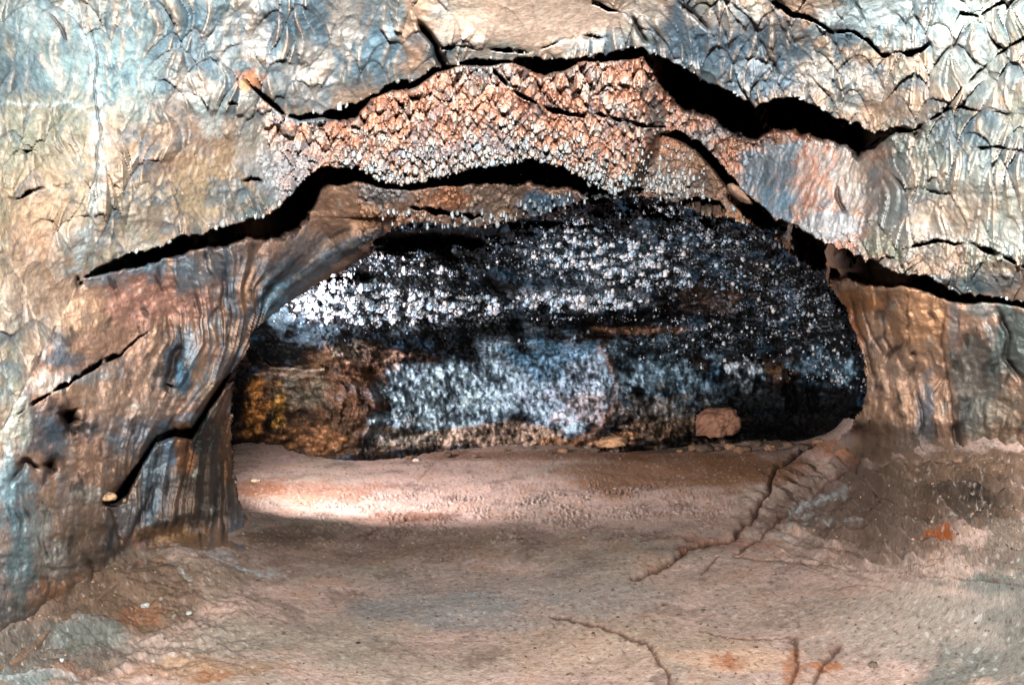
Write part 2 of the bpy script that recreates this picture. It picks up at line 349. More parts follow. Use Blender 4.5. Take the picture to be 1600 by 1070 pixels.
# grooves: steep cracks and holes, (points, half width px, depth m)
GROOVES = [([(655, 35), (668, 50), (680, 72), (690, 100), (694, 112)], 4.5, 0.35), ([(985, 20), (1000, 50), (1012, 72)], 2.5, 0.12), ([(1210, 0), (1222, 14)], 4, 0.2),
   ([(1305, 292), (1310, 315), (1322, 335)], 2.6, 0.10), ([(140, 40), (152, 100), (149, 140), (158, 200), (151, 260), (153, 330)], 1.3, 0.03), ([(104, 640), (112, 668)], 12, 0.35),
   ([(75, 720), (85, 740)], 7, 0.2), ([(262, 600), (272, 560), (290, 540)], 6, 0.14), ([(268, 600), (262, 615)], 8, 0.16), ([(330, 500), (345, 478), (352, 420)], 3, 0.06),
   ([(395, 495), (405, 470), (430, 455)], 5, 0.08), ([(180, 770), (186, 790)], 9, 0.35), ([(118, 432), (124, 446), (128, 440)], 2.5, 0.1), ([(1478, 475), (1470, 540), (1482, 600), (1492, 690)], 2.2, 0.04), ([(1490, 660), (1496, 700)], 7, 0.12),
   ([(1424, 548), (1430, 556)], 5, 0.08), ([(1382, 522), (1392, 550), (1388, 565)], 3, 0.06), ([(1328, 460), (1340, 520), (1362, 575), (1370, 590)], 3.5, 0.10), ([(1345, 470), (1360, 520), (1380, 555)], 2, 0.05), ([(1430, 610), (1440, 640), (1438, 690)], 3, 0.07),
   ([(1555, 478), (1575, 520), (1570, 560), (1600, 600)], 5, 0.12), ([(130, 870), (150, 900), (160, 950)], 5, 0.06), ([(15, 760), (40, 720), (60, 735)], 5, 0.1), ([(200, 850), (225, 800), (250, 740)], 5, 0.12), ([(190, 860), (178, 800), (170, 790)], 2.5, 0.05),
   ([(1185, 60), (1200, 90), (1215, 120)], 3, .06), ([(1340, 0), (1352, 40)], 2, .04), ([(1060, 0), (1090, 30), (1105, 50)], 3, .08), ([(1405, 200), (1432, 212), (1440, 195)], 4, .12), ([(80, 20), (100, 60), (92, 40)], 2, .03)]
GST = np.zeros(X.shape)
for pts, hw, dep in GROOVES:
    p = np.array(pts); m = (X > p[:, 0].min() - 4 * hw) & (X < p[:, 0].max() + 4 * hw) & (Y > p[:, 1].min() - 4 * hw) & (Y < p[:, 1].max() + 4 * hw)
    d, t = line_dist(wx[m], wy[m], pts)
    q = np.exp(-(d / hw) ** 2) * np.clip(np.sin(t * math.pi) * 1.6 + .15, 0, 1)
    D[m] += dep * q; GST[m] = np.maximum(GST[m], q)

FT0 = [(-520, 1060), (0, 1040), (60, 1000), (190, 900), (240, 868), (300, 852), (385, 846), (450, 852), (452, 852), (1280, 700), (1350, 712), (1450, 716), (1600, 704), (2110, 760)]
sft0 = Y - np.interp(X, [p[0] for p in FT0], [p[1] for p in FT0]) - 14 * fbm(X / 40, Y / 30, 77, 4)
# --- relief
def wsum(x, y, L):
    s = np.zeros(x.shape)
    for bx, by, rx, ry, v in L:
        s = np.maximum(s, v * smooth(1.3, 0.6, np.hypot((x - bx) / rx, (y - by) / ry)))
    return s
YS = Y + .5 * np.maximum(X - 1380, 0) * smooth(450, 250, Y)
sb, ib = scallop(X, YS, 56, 52, 1, 0.0); rb = LAST_RIDGE
sm, im = scallop(X, YS, 26, 20, 2, 0.05, .55); rm = LAST_RIDGE
ss, is_ = scallop(X, Y, 17, 13, 3, 0.0, .5)
st, it = scallop(X, Y, 8.5, 8, 4, 0.0)
f1 = fbm(X / 120, Y / 100, 21, 5); f2 = fbm(X / 30, Y / 28, 33, 4); f3 = fbm(X / 9, Y / 9, 44, 3); f4 = fbm(X / 60, Y / 60, 71, 4)
wob = 45 * fbm(X / 50, Y / 50, 99, 4)
wcol = smooth(395, 455, X + wob) * smooth(1400, 1310, X + wob)
zc = (ZONE == 0); zb = (ZONE == 1); zw = (ZONE == 2); zp = (ZONE == 3)
smoothN = wsum(X, Y, [(840, 30, 150, 48, 1.0), (60, 250, 90, 300, 0.45), (1280, 300, 40, 60, .7), (1480, 350, 130, 60, .5)])
rough = np.zeros(X.shape)
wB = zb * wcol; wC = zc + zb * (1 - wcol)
aB = wC * 0.019 * (0.06 + 1.1 * smooth(-.35, .5, f1 + .25 * (X > 900) - .15 * (X < 350))) * (1 - smoothN)
nearlip = smooth(60, 0, np.abs(Y - y2)) * (X > 500) * (X < 980)
upB = smooth(150, 30, Y - yA)
aM = wC * (.0018 * smooth(-.2, .5, f4) + .0055 * wsum(X, Y, [(1230, 90, 190, 100, 1), (1450, 250, 160, 90, .7)])) * (1 - smoothN) + wB * (.003 + .022 * upB)
aS = wC * (0.0006 + 0.006 * wsum(X, Y, [(1300, 120, 120, 60, .4), (1480, 410, 180, 40, 1.2), (1400, 215, 60, 30, 1.3)])) + wB * (.022 - .018 * upB)
aT = wB * (0.001 + 0.012 * nearlip)
right_in = wsum(X, Y, [(1280, 290, 130, 90, 1.0)]) * zb      # the blue, streaky end of the inner ceiling
aM = aM * (1 - right_in); aS = aS * (1 - right_in)
ctr = zw & (X > 560) & (X < 1240) & (Y < 420)
aS = np.where(ctr, 0.012 * smooth(-.3, .4, f2) + .003, aS); aT = np.where(ctr, 0.006, aT)
disp = aB * np.minimum(sb, 1.1) ** .8 * (0.5 + ib) + aB * .35 * rb + aM * .3 * rm + aM * sm * (.4 + im) + aS * ss * (.4 + is_) + aT * st * (.3 + it)
# flow streaks on the walls
gy_ = [350, 380, 420, 450, 490, 540, 600, 650, 700, 860]
gx_ = np.array([[150, 150, 150, 150, 150, 150, 140, 130, 120, 110], [262, 258, 258, 265, 275, 280, 262, 238, 215, 190], [325, 328, 335, 350, 352, 346, 326, 292, 262, 235],
                [410, 404, 398, 388, 398, 384, 350, 318, 300, 262], [620, 560, 500, 440, 414, 398, 362, 345, 335, 330], [760, 700, 640, 590, 560, 520, 440, 400, 380, 400]])
glab = [0, 110, 190, 270, 375, 500]
psiL = np.zeros(X.shape); gl = [np.interp(Y[:, 0], gy_, g_)[:, None] for g_ in gx_]
for a_ in range(5):
    t_ = (X - gl[a_]) / (gl[a_ + 1] - gl[a_]); m_ = (t_ >= 0) if a_ else np.ones(X.shape, bool)
    psiL = np.where(m_, glab[a_] + (t_ if a_ == 0 or a_ == 4 else t_) * (glab[a_ + 1] - glab[a_]), psiL)
psiL = psiL + 13 * fbm(X / 100, Y / 150, 51, 3) + 3.5 * fbm(X / 26, Y / 40, 55, 2)
stL = ridged(psiL / 25, Y / 260, 52, 4) - .5; stL2 = perlin(psiL / 6.5, Y / 90, 57)
psiR = X + 0.10 * (Y - 560) * np.sin(X / 60.) + 24 * fbm(X / 90, Y / 110, 61, 4) + 4 * fbm(X / 20, Y / 30, 66, 2)
stR = ridged(psiR / 26, Y / 130, 62, 4) - .5; stR2 = perlin(psiR / 6, Y / 60, 67)
wl = (zw & (X < 600)) | zp; wr = zw & (X > 1200)
flowm = wsum(X, Y, [(350, 520, 130, 170, 1), (280, 740, 130, 90, .8), (160, 640, 110, 60, .45)])
disp += np.where(wl, (0.022 * stL * (.35 + .9 * smooth(-.4, .4, f4)) + 0.0012 * stL2 + .030 * (ridged(psiL / 62, Y / 420, 58, 2) - .5)) * (0.2 + flowm) + 0.007 * f2, 0)
disp += np.where(wr, 0.009 * stR + 0.0008 * stR2 + .018 * (ridged(psiR / 60, Y / 300, 68, 2) - .5) + 0.006 * f2, 0)
psiB = X + .35 * (Y - 280) + 8 * f4
disp += right_in * 0.007 * ridged(psiB / 14, Y / 60, 63, 3)
disp += 0.006 * f1 * (1 - .5 * wl) + np.where(zc | zb, .0013, .003) * f2 + 0.0008 * f3 + .022 * fbm(X / 230, Y / 170, 23, 2)
lowl = smooth(760, 860, Y) * smooth(330, 150, X)
disp += lowl * (0.010 * fbm(X / 45, Y / 35, 81, 5) + .004 * ridged(X / 30, Y / 26, 82, 3))
disp += .045 * np.exp(-(((X - 548) * .78 + (Y - 392) * -.62) / 48) ** 4 - (((X - 548) * .62 + (Y - 392) * .78) / 25) ** 4) * zw
# long lobes / swellings
def swell(pts, hw, amp):
    d, t = line_dist(X, Y, pts); return amp * np.exp(-(d / hw) ** 2) * np.clip(np.sin(np.clip(t, .02, .98) * math.pi) * 2, 0, 1)
disp += np.where(wl, swell([(330, 400), (325, 470), (345, 560), (290, 640)], 14, .012) + swell([(370, 400), (365, 480), (385, 520)], 12, .012) + swell([(440, 400), (405, 470), (380, 550), (310, 640)], 12, .016), 0)
disp += np.where(wr, swell([(1400, 460), (1400, 700)], 26, .012) + swell([(1450, 470), (1455, 700)], 22, .014), 0)
disp += 0
m_ = (X > 140) & (X < 620) & (Y > 340) & (Y < 900) | (X > 1280) & (X < 1480) & (Y > 420) & (Y < 740)
dh_, _ = line_dist(X[m_], Y[m_], [q for q in HOLE if q[0] < 600 and q[1] < 880][::1] if False else HOLE[:14]); dh2, _ = line_dist(X[m_], Y[m_], HOLE[24:33] ); dh3, _ = line_dist(X[m_], Y[m_], HOLE[-7:] + HOLE[:1])
dd_ = np.minimum(np.minimum(dh_, dh2), dh3); rnd_ = .55 * np.exp(-(dd_ / 26)) * smooth(860, 800, Y[m_]); D[m_] += rnd_
# the flow lobe rolls under at its lower edge
mm_ = (ZONE == 2) & (X > 160) & (X < 400); yl5, _ = lip_curve(L5, X, 2.5, 15, 5); D = np.where(mm_, D + .22 * np.exp(-np.clip(yl5 - Y, 0, 400) / 16) , D)
fade = smooth(-500, -30, X) * smooth(2100, 1630, X) * smooth(-450, -30, Y)
FT0 = [(-520, 1060), (0, 1040), (60, 1000), (190, 900), (240, 868), (300, 852), (385, 846), (450, 852), (452, 852), (1280, 700), (1350, 712), (1450, 716), (1600, 704), (2110, 760)]
sft = Y - np.interp(X, [p[0] for p in FT0], [p[1] for p in FT0]) - 10 * fbm(X / 60, Y * 0, 78, 4)
rr = (X < 456) | (X > 1280)
dG0 = D_G(X, np.maximum(Y, 640))
D = np.where(rr, D + (dG0 - D) * smooth(-55, 6, sft), D)
D = np.where(rr & (sft > 6), dG0 * (1 + .0012 * (sft - 6)), D)
disp = disp * (1 - .75 * smooth(-50, 0, sft) * rr)
D = D * (1 - disp * (0.3 + .7 * fade))

# --- rock colours, with crevice shade painted in
col = np.zeros(X.shape + (3,)) + lin(TAN)
v1 = fbm(X / 75, Y / 70, 121, 5); v2 = fbm(X / 34, Y / 40, 131, 5); v3 = fbm(X / 14, Y / 16, 141, 4); v4 = fbm(X / 6, Y / 6, 151, 3)
col = mixc(col, OLIVE, smooth(-.2, .4, v1)); col = mixc(col, (200, 170, 144), smooth(.0, .5, -v1) * .7); col = mixc(col, (170, 190, 196), smooth(.1, .6, v2) * .55)
col = blobs(col, X, Y, [
  (-200, 300, 330, 700, (160, 160, 145), .8), (40, 90, 190, 150, (112, 130, 130), .95), (30, 330, 120, 200, (150, 138, 112), .7), (60, 30, 60, 40, CYAN, .3), (40, 120, 50, 40, SLATE, .5), (250, 60, 170, 110, (128, 148, 152), .85), (330, 130, 120, 60, (150, 172, 176), .6), (120, 210, 150, 60, (150, 158, 146), .6), (1090, 60, 60, 50, (84, 108, 126), .7), (1190, 120, 60, 30, (96, 122, 140), .7), (1560, 60, 70, 40, (150, 172, 170), .6),
  (500, 70, 190, 110, (142, 166, 178), .95), (440, 40, 50, 40, (84, 106, 118), .7), (200, 120, 120, 60, (150, 176, 178), .6), (60, 230, 100, 60, (150, 150, 132), .6), (230, 330, 60, 40, (140, 150, 146), .5), (560, 90, 40, 30, (84, 106, 118), .7), (480, 110, 26, 30, (70, 92, 106), .7), (470, 110, 60, 60, CREAM, .7), (290, 110, 60, 60, SLATE, .5), (320, 60, 50, 60, (120, 150, 165), .6), (500, 30, 60, 40, SLATE, .55), (590, 60, 55, 60, (120, 150, 165), .7),
  (540, 40, 30, 50, CREAM, .8), (400, 60, 30, 50, CREAM, .6), (300, 140, 50, 30, CREAM, .9), (390, 130, 30, 20, ORANGE, .9), (650, 40, 26, 70, (232, 190, 160), .95), (840, 30, 175, 52, (242, 212, 190), 1), (760, 92, 70, 14, CREAM, 1), (950, 70, 80, 20, (160, 175, 180), .9),
  (1090, 70, 110, 70, (120, 146, 164), .95), (1010, 20, 40, 30, CREAM, .8), (1180, 100, 110, 60, (130, 155, 172), .9), (1150, 30, 70, 30, CREAM, .6), (1230, 60, 50, 40, SLATE, .7), (1330, 40, 70, 34, CYAN, .9), (1320, 52, 28, 24, SLATE, .9),
  (1270, 110, 34, 28, CREAM, .8), (1330, 130, 60, 50, CREAM, .7), (1430, 30, 120, 60, CYAN, .85), (1540, 20, 80, 40, (215, 230, 220), .8), (1450, 130, 60, 60, (236, 206, 180), .9), (1530, 110, 90, 50, (174, 188, 184), .8), (1500, 220, 120, 60, (140, 150, 145), .8),
  (1560, 270, 90, 50, (160, 168, 160), .8), (1400, 330, 60, 40, (150, 160, 165), .7), (1500, 340, 90, 40, (225, 185, 150), .8), (1570, 370, 60, 40, (200, 215, 205), .7), (1450, 370, 80, 22, CREAM, .7), (1365, 310, 26, 26, DSLATE, .6), (1390, 270, 40, 30, SLATE, .6),
  (200, 300, 190, 120, (188, 166, 140), .55), (330, 280, 90, 60, (205, 178, 140), .6), (300, 220, 40, 30, SLATE, .4), (260, 260, 24, 16, DSLATE, .5), (355, 300, 40, 30, (120, 140, 150), .7), (430, 270, 60, 50, (170, 178, 184), .75), (400, 200, 50, 60, CREAM, .6), (330, 185, 30, 34, CYAN, .6),
  (120, 380, 40, 26, (130, 165, 175), .6), (60, 350, 60, 80, (190, 152, 124), .5), (390, 340, 60, 20, SLATE, .6), (180, 380, 80, 16, CREAM, .5), (1500, 300, 160, 100, (176, 176, 168), .5), (1540, 440, 80, 20, (96, 124, 138), .7), (1440, 440, 50, 14, (120, 150, 164), .6), (60, 440, 70, 90, (196, 160, 136), .6), (250, 230, 120, 60, (200, 164, 138), .5)], 200, .55)
# pale vein down the ceiling, and a short cross one
for pts, hw, c, s in [([(100, -20), (122, 30), (150, 85), (147, 120), (158, 160), (151, 215), (160, 262), (148, 310), (152, 340), (130, 380), (122, 420)], 10, CYAN, .85), ([(-20, 168), (20, 161), (60, 166), (100, 158), (135, 167)], 3, CYAN, .6), ([(330, 60), (360, 120), (400, 170)], 6, CREAM, .6), ([(0, 690), (5, 780), (18, 880), (12, 970)], 9, CYAN, .8)]:
    d, t = line_dist(wx + 7 * v3, wy + 3 * v2, pts); col = mixc(col, c, np.exp(-(d / hw / (.7 + .6 * np.abs(v2))) ** 2) * s * smooth(-.9, .1, v3 + .3 * v2))
# each scale carries its own glaze: some slate, some cream, rusty rims
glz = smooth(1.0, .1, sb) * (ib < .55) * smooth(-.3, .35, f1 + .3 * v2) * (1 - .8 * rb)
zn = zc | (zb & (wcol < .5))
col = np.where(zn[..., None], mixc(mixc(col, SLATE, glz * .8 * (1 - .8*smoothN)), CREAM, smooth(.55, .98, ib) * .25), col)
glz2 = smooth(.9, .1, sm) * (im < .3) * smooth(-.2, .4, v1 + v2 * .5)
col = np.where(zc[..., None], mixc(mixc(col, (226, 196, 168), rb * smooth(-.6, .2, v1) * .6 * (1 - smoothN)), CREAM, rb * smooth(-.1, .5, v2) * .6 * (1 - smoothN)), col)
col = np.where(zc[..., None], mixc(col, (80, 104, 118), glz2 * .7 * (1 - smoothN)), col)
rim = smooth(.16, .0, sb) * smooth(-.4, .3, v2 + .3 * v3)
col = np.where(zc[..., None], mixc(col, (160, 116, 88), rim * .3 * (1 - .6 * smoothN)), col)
col = np.where(zc[..., None], mixc(col, (60, 46, 40), smooth(.06, .0, sb) * smooth(.1, .6, f4) * .5), col)  # dark line under each lip: mineral deposit plus painted shade
# inner ceiling: peach with pale drips
cb = np.zeros(col.shape) + lin((226, 168, 142)); cb = mixc(cb, CREAM, smooth(.0, .6, v2) * .7); cb = mixc(cb, (226, 156, 128), smooth(.05, .5, -v1) * .5); cb = mixc(cb, (168, 172, 172), smooth(.25, .6, v1 - v2 * .6) * .7)
cb = mixc(cb, CREAM, smooth(.5, 1.2, ss) * .6); cb = mixc(cb, (110, 62, 42), smooth(.22, .02, ss) * .75); cb = mixc(cb, (90, 54, 40), smooth(.12, .0, sm) * .6)  # brown just under each drip lip paints crevice shade into the colour
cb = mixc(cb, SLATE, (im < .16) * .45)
stB = ridged((X + .35 * (Y - 280) + 16 * f4) / 16, Y / 60, 63, 3)
cb = blobs(cb, X, Y, [(450, 260, 60, 40, (180, 182, 184), .8), (480, 180, 60, 14, (150, 168, 176), .8), (740, 235, 120, 22, (160, 180, 190), .45), (690, 110, 40, 20, (190, 150, 130), .7), (1020, 270, 60, 30, (190, 150, 125), .8),
   (1200, 270, 60, 60, (136, 160, 176), .85), (1120, 215, 70, 22, (170, 180, 185), .6), (1270, 290, 50, 50, (214, 164, 144), .85), (1215, 320, 26, 30, (130, 172, 200), .9), (1330, 290, 40, 60, (176, 160, 150), .9), (1150, 225, 40, 12, ORANGE, .6), (1300, 350, 60, 30, (170, 180, 186), .8), (1250, 212, 60, 12, (176, 110, 70), .8)], 300, .8)
wri = wsum(X, Y, [(1280, 290, 130, 90, 1.0)]); cb = mixc(cb, (210, 214, 212), wri * smooth(.55, .85, stB) * .6); cb = mixc(cb, (92, 100, 110), wri * smooth(.45, .2, stB) * .55)
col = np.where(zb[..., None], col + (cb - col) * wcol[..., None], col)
# walls and ledges
cw = np.zeros(col.shape) + lin((184, 148, 128)); cw = mixc(cw, (154, 138, 128), smooth(-.1, .5, v1)); cw = mixc(cw, (196, 158, 132), smooth(0, .5, v2) * .7)
cw = mixc(cw, (128, 92, 66), smooth(.1, .6, -v2) * .5)
sl = smooth(.15, .6, ridged(psiL / 30, Y / 160, 53, 2) - .35 + .3 * v1)
cw = mixc(cw, (110, 128, 142), np.where(wl, smooth(-.05, .4, fbm(psiL / 60, Y / 120, 59, 4)) * .75, 0)); cw = mixc(cw, (96, 116, 130), np.where(wl, sl * .6 * (.3 + flowm), 0)); cw = mixc(cw, (214, 184, 160), np.where(wl, smooth(.15, .42, stL) * .6 * flowm * smooth(-.5, .2, f4 + .5 * v2), 0)); cw = mixc(cw, (96, 64, 46), np.where(wl, smooth(-.05, -.45, stL) * .55 * flowm * smooth(.5, -.3, f4), 0))
cw = mixc(cw, (204, 164, 138), wr * .7); cw = mixc(cw, (112, 82, 62), np.where(wr, smooth(-.1, -.45, stR) * .6, 0)); cw = mixc(cw, (160, 164, 168), np.where(wr, smooth(.1, .6, v1 + .3 * stR2) * .5, 0))
cw = blobs(cw, X, Y, [
  (230, 470, 110, 45, (196, 148, 130), .9), (110, 470, 60, 60, (205, 170, 140), .7), (150, 430, 30, 18, (120, 140, 155), .5), (245, 415, 26, 26, (110, 135, 150), .7), (300, 430, 30, 40, (125, 148, 160), .6), (430, 430, 40, 30, (80, 98, 112), .75), (470, 400, 50, 40, (96, 108, 116), .6), (425, 470, 26, 30, (140, 175, 195), .8),
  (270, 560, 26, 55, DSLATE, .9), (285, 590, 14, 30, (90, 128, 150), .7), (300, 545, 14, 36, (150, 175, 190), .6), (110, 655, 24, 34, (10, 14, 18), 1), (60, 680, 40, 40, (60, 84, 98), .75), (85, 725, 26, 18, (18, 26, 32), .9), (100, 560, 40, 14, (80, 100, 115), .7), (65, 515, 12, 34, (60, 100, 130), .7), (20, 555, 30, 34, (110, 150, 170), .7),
  (20, 650, 26, 70, (215, 220, 205), .8), (25, 790, 34, 90, (110, 140, 150), .8), (8, 750, 16, 60, (170, 205, 215), .6), (180, 620, 100, 50, (178, 146, 124), .8), (70, 600, 40, 22, CREAM, .6), (130, 590, 40, 12, (150, 170, 178), .5), (230, 640, 40, 20, (170, 150, 138), .6), (300, 655, 24, 12, (170, 190, 205), .8), (330, 620, 16, 40, (200, 170, 140), .6),
  (150, 730, 90, 40, (150, 122, 104), .7), (120, 800, 90, 50, (130, 112, 98), .8), (60, 820, 30, 26, (160, 165, 160), .6), (140, 770, 26, 16, (180, 175, 165), .6), (100, 900, 90, 60, (138, 108, 84), .8), (70, 930, 40, 30, (176, 120, 84), .55), (100, 880, 60, 26, (170, 155, 145), .6), (25, 980, 60, 40, (60, 66, 62), .6), (150, 850, 60, 50, (96, 82, 70), .7), (60, 870, 60, 40, (120, 128, 124), .6), (30, 900, 30, 60, (100, 128, 134), .7), (110, 960, 100, 30, (104, 80, 60), .7),
  (290, 760, 90, 110, (120, 104, 92), .7), (330, 740, 50, 100, (66, 58, 50), .9), (240, 740, 28, 60, (126, 142, 152), .8), (262, 700, 12, 40, (130, 160, 184), .7), (290, 700, 16, 50, (160, 110, 76), .7), (230, 810, 20, 30, (110, 130, 140), .6), (270, 840, 60, 26, (140, 108, 80), .9), (320, 680, 26, 40, (40, 44, 46), .85), (350, 620, 20, 40, (130, 96, 74), .6), (355, 700, 12, 60, (120, 86, 60), .7),
  (540, 320, 60, 50, (178, 140, 116), .8), (580, 340, 50, 20, (196, 150, 120), .7), (600, 300, 50, 18, (150, 165, 175), .5), (700, 310, 40, 24, (200, 140, 108), .9), (780, 310, 60, 30, (176, 150, 134), .9), (850, 320, 45, 22, (120, 160, 188), .9), (745, 335, 30, 14, (160, 160, 160), .6), (800, 335, 30, 14, (190, 150, 120), .7),
  (940, 305, 40, 16, (150, 172, 184), .7), (1000, 270, 60, 26, (176, 158, 148), .7), (1010, 225, 60, 20, (222, 160, 130), .8), (1060, 290, 40, 22, (160, 160, 158), .7), (1120, 260, 46, 40, (178, 142, 118), .9), (1170, 345, 50, 24, (190, 142, 108), .9), (1100, 290, 24, 30, (60, 64, 66), .6), (1240, 400, 50, 40, (150, 105, 75), .8),
  (1340, 470, 60, 24, (176, 122, 82), .8), (1330, 540, 20, 60, (190, 120, 80), .7), (1440, 500, 60, 60, (216, 164, 126), .8), (1400, 620, 60, 90, (188, 152, 128), .8), (1445, 660, 18, 60, (130, 146, 160), .7), (1420, 690, 40, 24, (160, 145, 136), .6), (1520, 600, 40, 90, (110, 120, 118), .75), (1500, 660, 16, 50, (40, 48, 52), .85), (1580, 540, 40, 80, (90, 112, 112), .85), (1540, 480, 40, 18, (170, 180, 178), .6), (1560, 660, 50, 60, (150, 140, 124), .7), (1600, 700, 70, 50, (176, 134, 104), .6), (1490, 500, 10, 60, (150, 160, 168), .5)], 400, .5)
kcol = ctr & (Y > 200)
cw = np.where(kcol[..., None], mixc(cw, (60, 42, 34), smooth(.2, .0, ss) * .7), cw)  # shade under the ledge's small scales, painted as dark lines
cw = mixc(cw, (30, 34, 38), smooth(.22, .6, fbm(np.where(wl, psiL, psiR) / 22, Y / 46, 161, 5)) * .75 * (wl | wr))
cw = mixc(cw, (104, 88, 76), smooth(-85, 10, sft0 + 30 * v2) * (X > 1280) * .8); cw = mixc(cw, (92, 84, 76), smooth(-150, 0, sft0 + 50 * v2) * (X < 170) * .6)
cw = mixc(cw, (205, 200, 190), smooth(.4, .75, fbm(X / 20, Y / 26, 166, 5)) * .45)
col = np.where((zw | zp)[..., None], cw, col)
# dissolve the colour border between ceiling and wall on the far left
bw = smooth(60, -40, np.abs(X - (130 - (Y - 430) * .45)) - 5) * (X < 175) * (Y > 440)
col = np.where((bw > 0)[..., None], col * (1 - bw[..., None] * .5) + mixc(cw, TAN, np.full(X.shape, .4)) * bw[..., None] * .5, col)
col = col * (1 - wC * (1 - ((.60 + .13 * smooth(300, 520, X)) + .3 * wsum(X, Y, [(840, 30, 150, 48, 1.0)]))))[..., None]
col = mixc(col, (52, 38, 32), GST * .7)  # cracks and holes darkened: deposits and painted shade
col = mixc(col, (150, 122, 100), smooth(-20, 12, sft0) * ((X < 456) | (X > 1280)) * .6)
lum = col.mean(-1, keepdims=True); col = np.clip(lum + (col - lum) * 1.08, .003, 2)
col *= (1 + .16 * v3 + .16 * v4)[..., None]

hx = X + 3.5 * fbm(X / 14, Y / 14, 171, 3); hy = Y + 4 * fbm(X / 12, Y / 14, 175, 3) - np.where((Y < 420) & (X > 590), cusps(X, 3.2, 12, 31), 0)
hole = inside(hx, hy, HOLE)
footy = np.interp(X, [p[0] for p in FOOT], [p[1] for p in FOOT])
maskM = ~hole & (Y < footy) & ~((X > 455) & (X < 1292) & (Y > 600))
parts = [('cave_ceiling', zc, M_CEIL), ('inner_ceiling', zb, M_CEIL)]
def grow(z):
    g = z.copy(); g[1:] |= z[:-1]; g[:, 1:] |= z[:, :-1]; g[1:, 1:] |= z[:-1, :-1]; g[:-1] |= z[1:]; g[:, :-1] |= z[:, 1:]; g[:-1, :-1] |= z[1:, 1:]; g[:-1, 1:] |= z[1:, :-1]; g[1:, :-1] |= z[:-1, 1:]
    return g
def cell_sheet(name, zone, mat, skirt=0.5, extra=None):
    # a face belongs to the zone of its upper left corner
    z = zone & maskM
    return sheet_faces(name, X, Y, D, col, maskM, zone, mat, skirt)
def sheet_faces(name, X, Y, D, col, mask, zone, mat, skirt):
    fm = mask[:-1, :-1] & mask[1:, :-1] & mask[:-1, 1:] & mask[1:, 1:] & zone[:-1, :-1]
    ny, nx = X.shape; idx = np.arange(ny * nx).reshape(ny, nx)
    f = np.stack([idx[:-1, :-1][fm], idx[1:, :-1][fm], idx[1:, 1:][fm], idx[:-1, 1:][fm]], 1)
    V = world(X, Y, D).reshape(-1, 3); cc = col.reshape(-1, 3)
    used, inv = np.unique(f, return_inverse=True); f = inv.reshape(f.shape); V = V[used]; cc = cc[used]; flat = hole_near.reshape(-1)[used]
    if skirt > 0:
        e = np.concatenate([f[:, [0, 1]], f[:, [1, 2]], f[:, [2, 3]], f[:, [3, 0]]]); n = len(V)
        key = np.minimum(e[:, 0], e[:, 1]).astype(np.int64) * n + np.maximum(e[:, 0], e[:, 1])
        u, first, cnt = np.unique(key, return_index=True, return_counts=True); be = e[first[cnt == 1]]
        be = be[flat[be[:, 0]] & flat[be[:, 1]]]
        if len(be):
            bv = np.unique(be); Vs = [V]; cs = [cc]; fs = [f]; cur = n; lp = np.arange(n); cen = np.array([0, 0, EYE])
            for dd in (.3, 1.0):
                q = V[bv]; q = cen + (q - cen) * (1 + skirt * dd / q[:, 1:2]); q += RNG.normal(size=q.shape) * .006
                q[:, 2] += np.where(V[bv][:, 2] > 1.3, .12, 0) * dd
                Vs.append(q); cs.append(cc[bv]); lut = -np.ones(n, np.int64); lut[bv] = cur + np.arange(len(bv)); cur += len(bv)
                fs.append(np.stack([lp[be[:, 1]], lp[be[:, 0]], lut[be[:, 0]], lut[be[:, 1]]], 1)); lp = lut
            V = np.concatenate(Vs); cc = np.concatenate(cs); f = np.concatenate(fs)
    return make_mesh(name, V, f, cc, mat)
hole_near = grow(grow(hole))
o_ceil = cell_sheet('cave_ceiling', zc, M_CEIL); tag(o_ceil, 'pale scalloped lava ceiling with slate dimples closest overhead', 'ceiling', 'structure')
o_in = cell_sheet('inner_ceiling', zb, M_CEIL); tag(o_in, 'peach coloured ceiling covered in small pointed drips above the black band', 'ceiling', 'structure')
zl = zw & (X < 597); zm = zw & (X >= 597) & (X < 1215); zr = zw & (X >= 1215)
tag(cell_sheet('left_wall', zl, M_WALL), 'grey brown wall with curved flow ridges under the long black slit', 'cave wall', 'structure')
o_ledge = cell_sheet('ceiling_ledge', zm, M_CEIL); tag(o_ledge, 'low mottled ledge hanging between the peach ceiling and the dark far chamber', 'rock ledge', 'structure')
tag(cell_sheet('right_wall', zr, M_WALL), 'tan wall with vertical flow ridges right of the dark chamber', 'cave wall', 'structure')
tag(cell_sheet('rock_pillar', zp, M_WALL), 'dark streaked rock pillar standing left of the pink floor', 'rock pillar', 'thing')

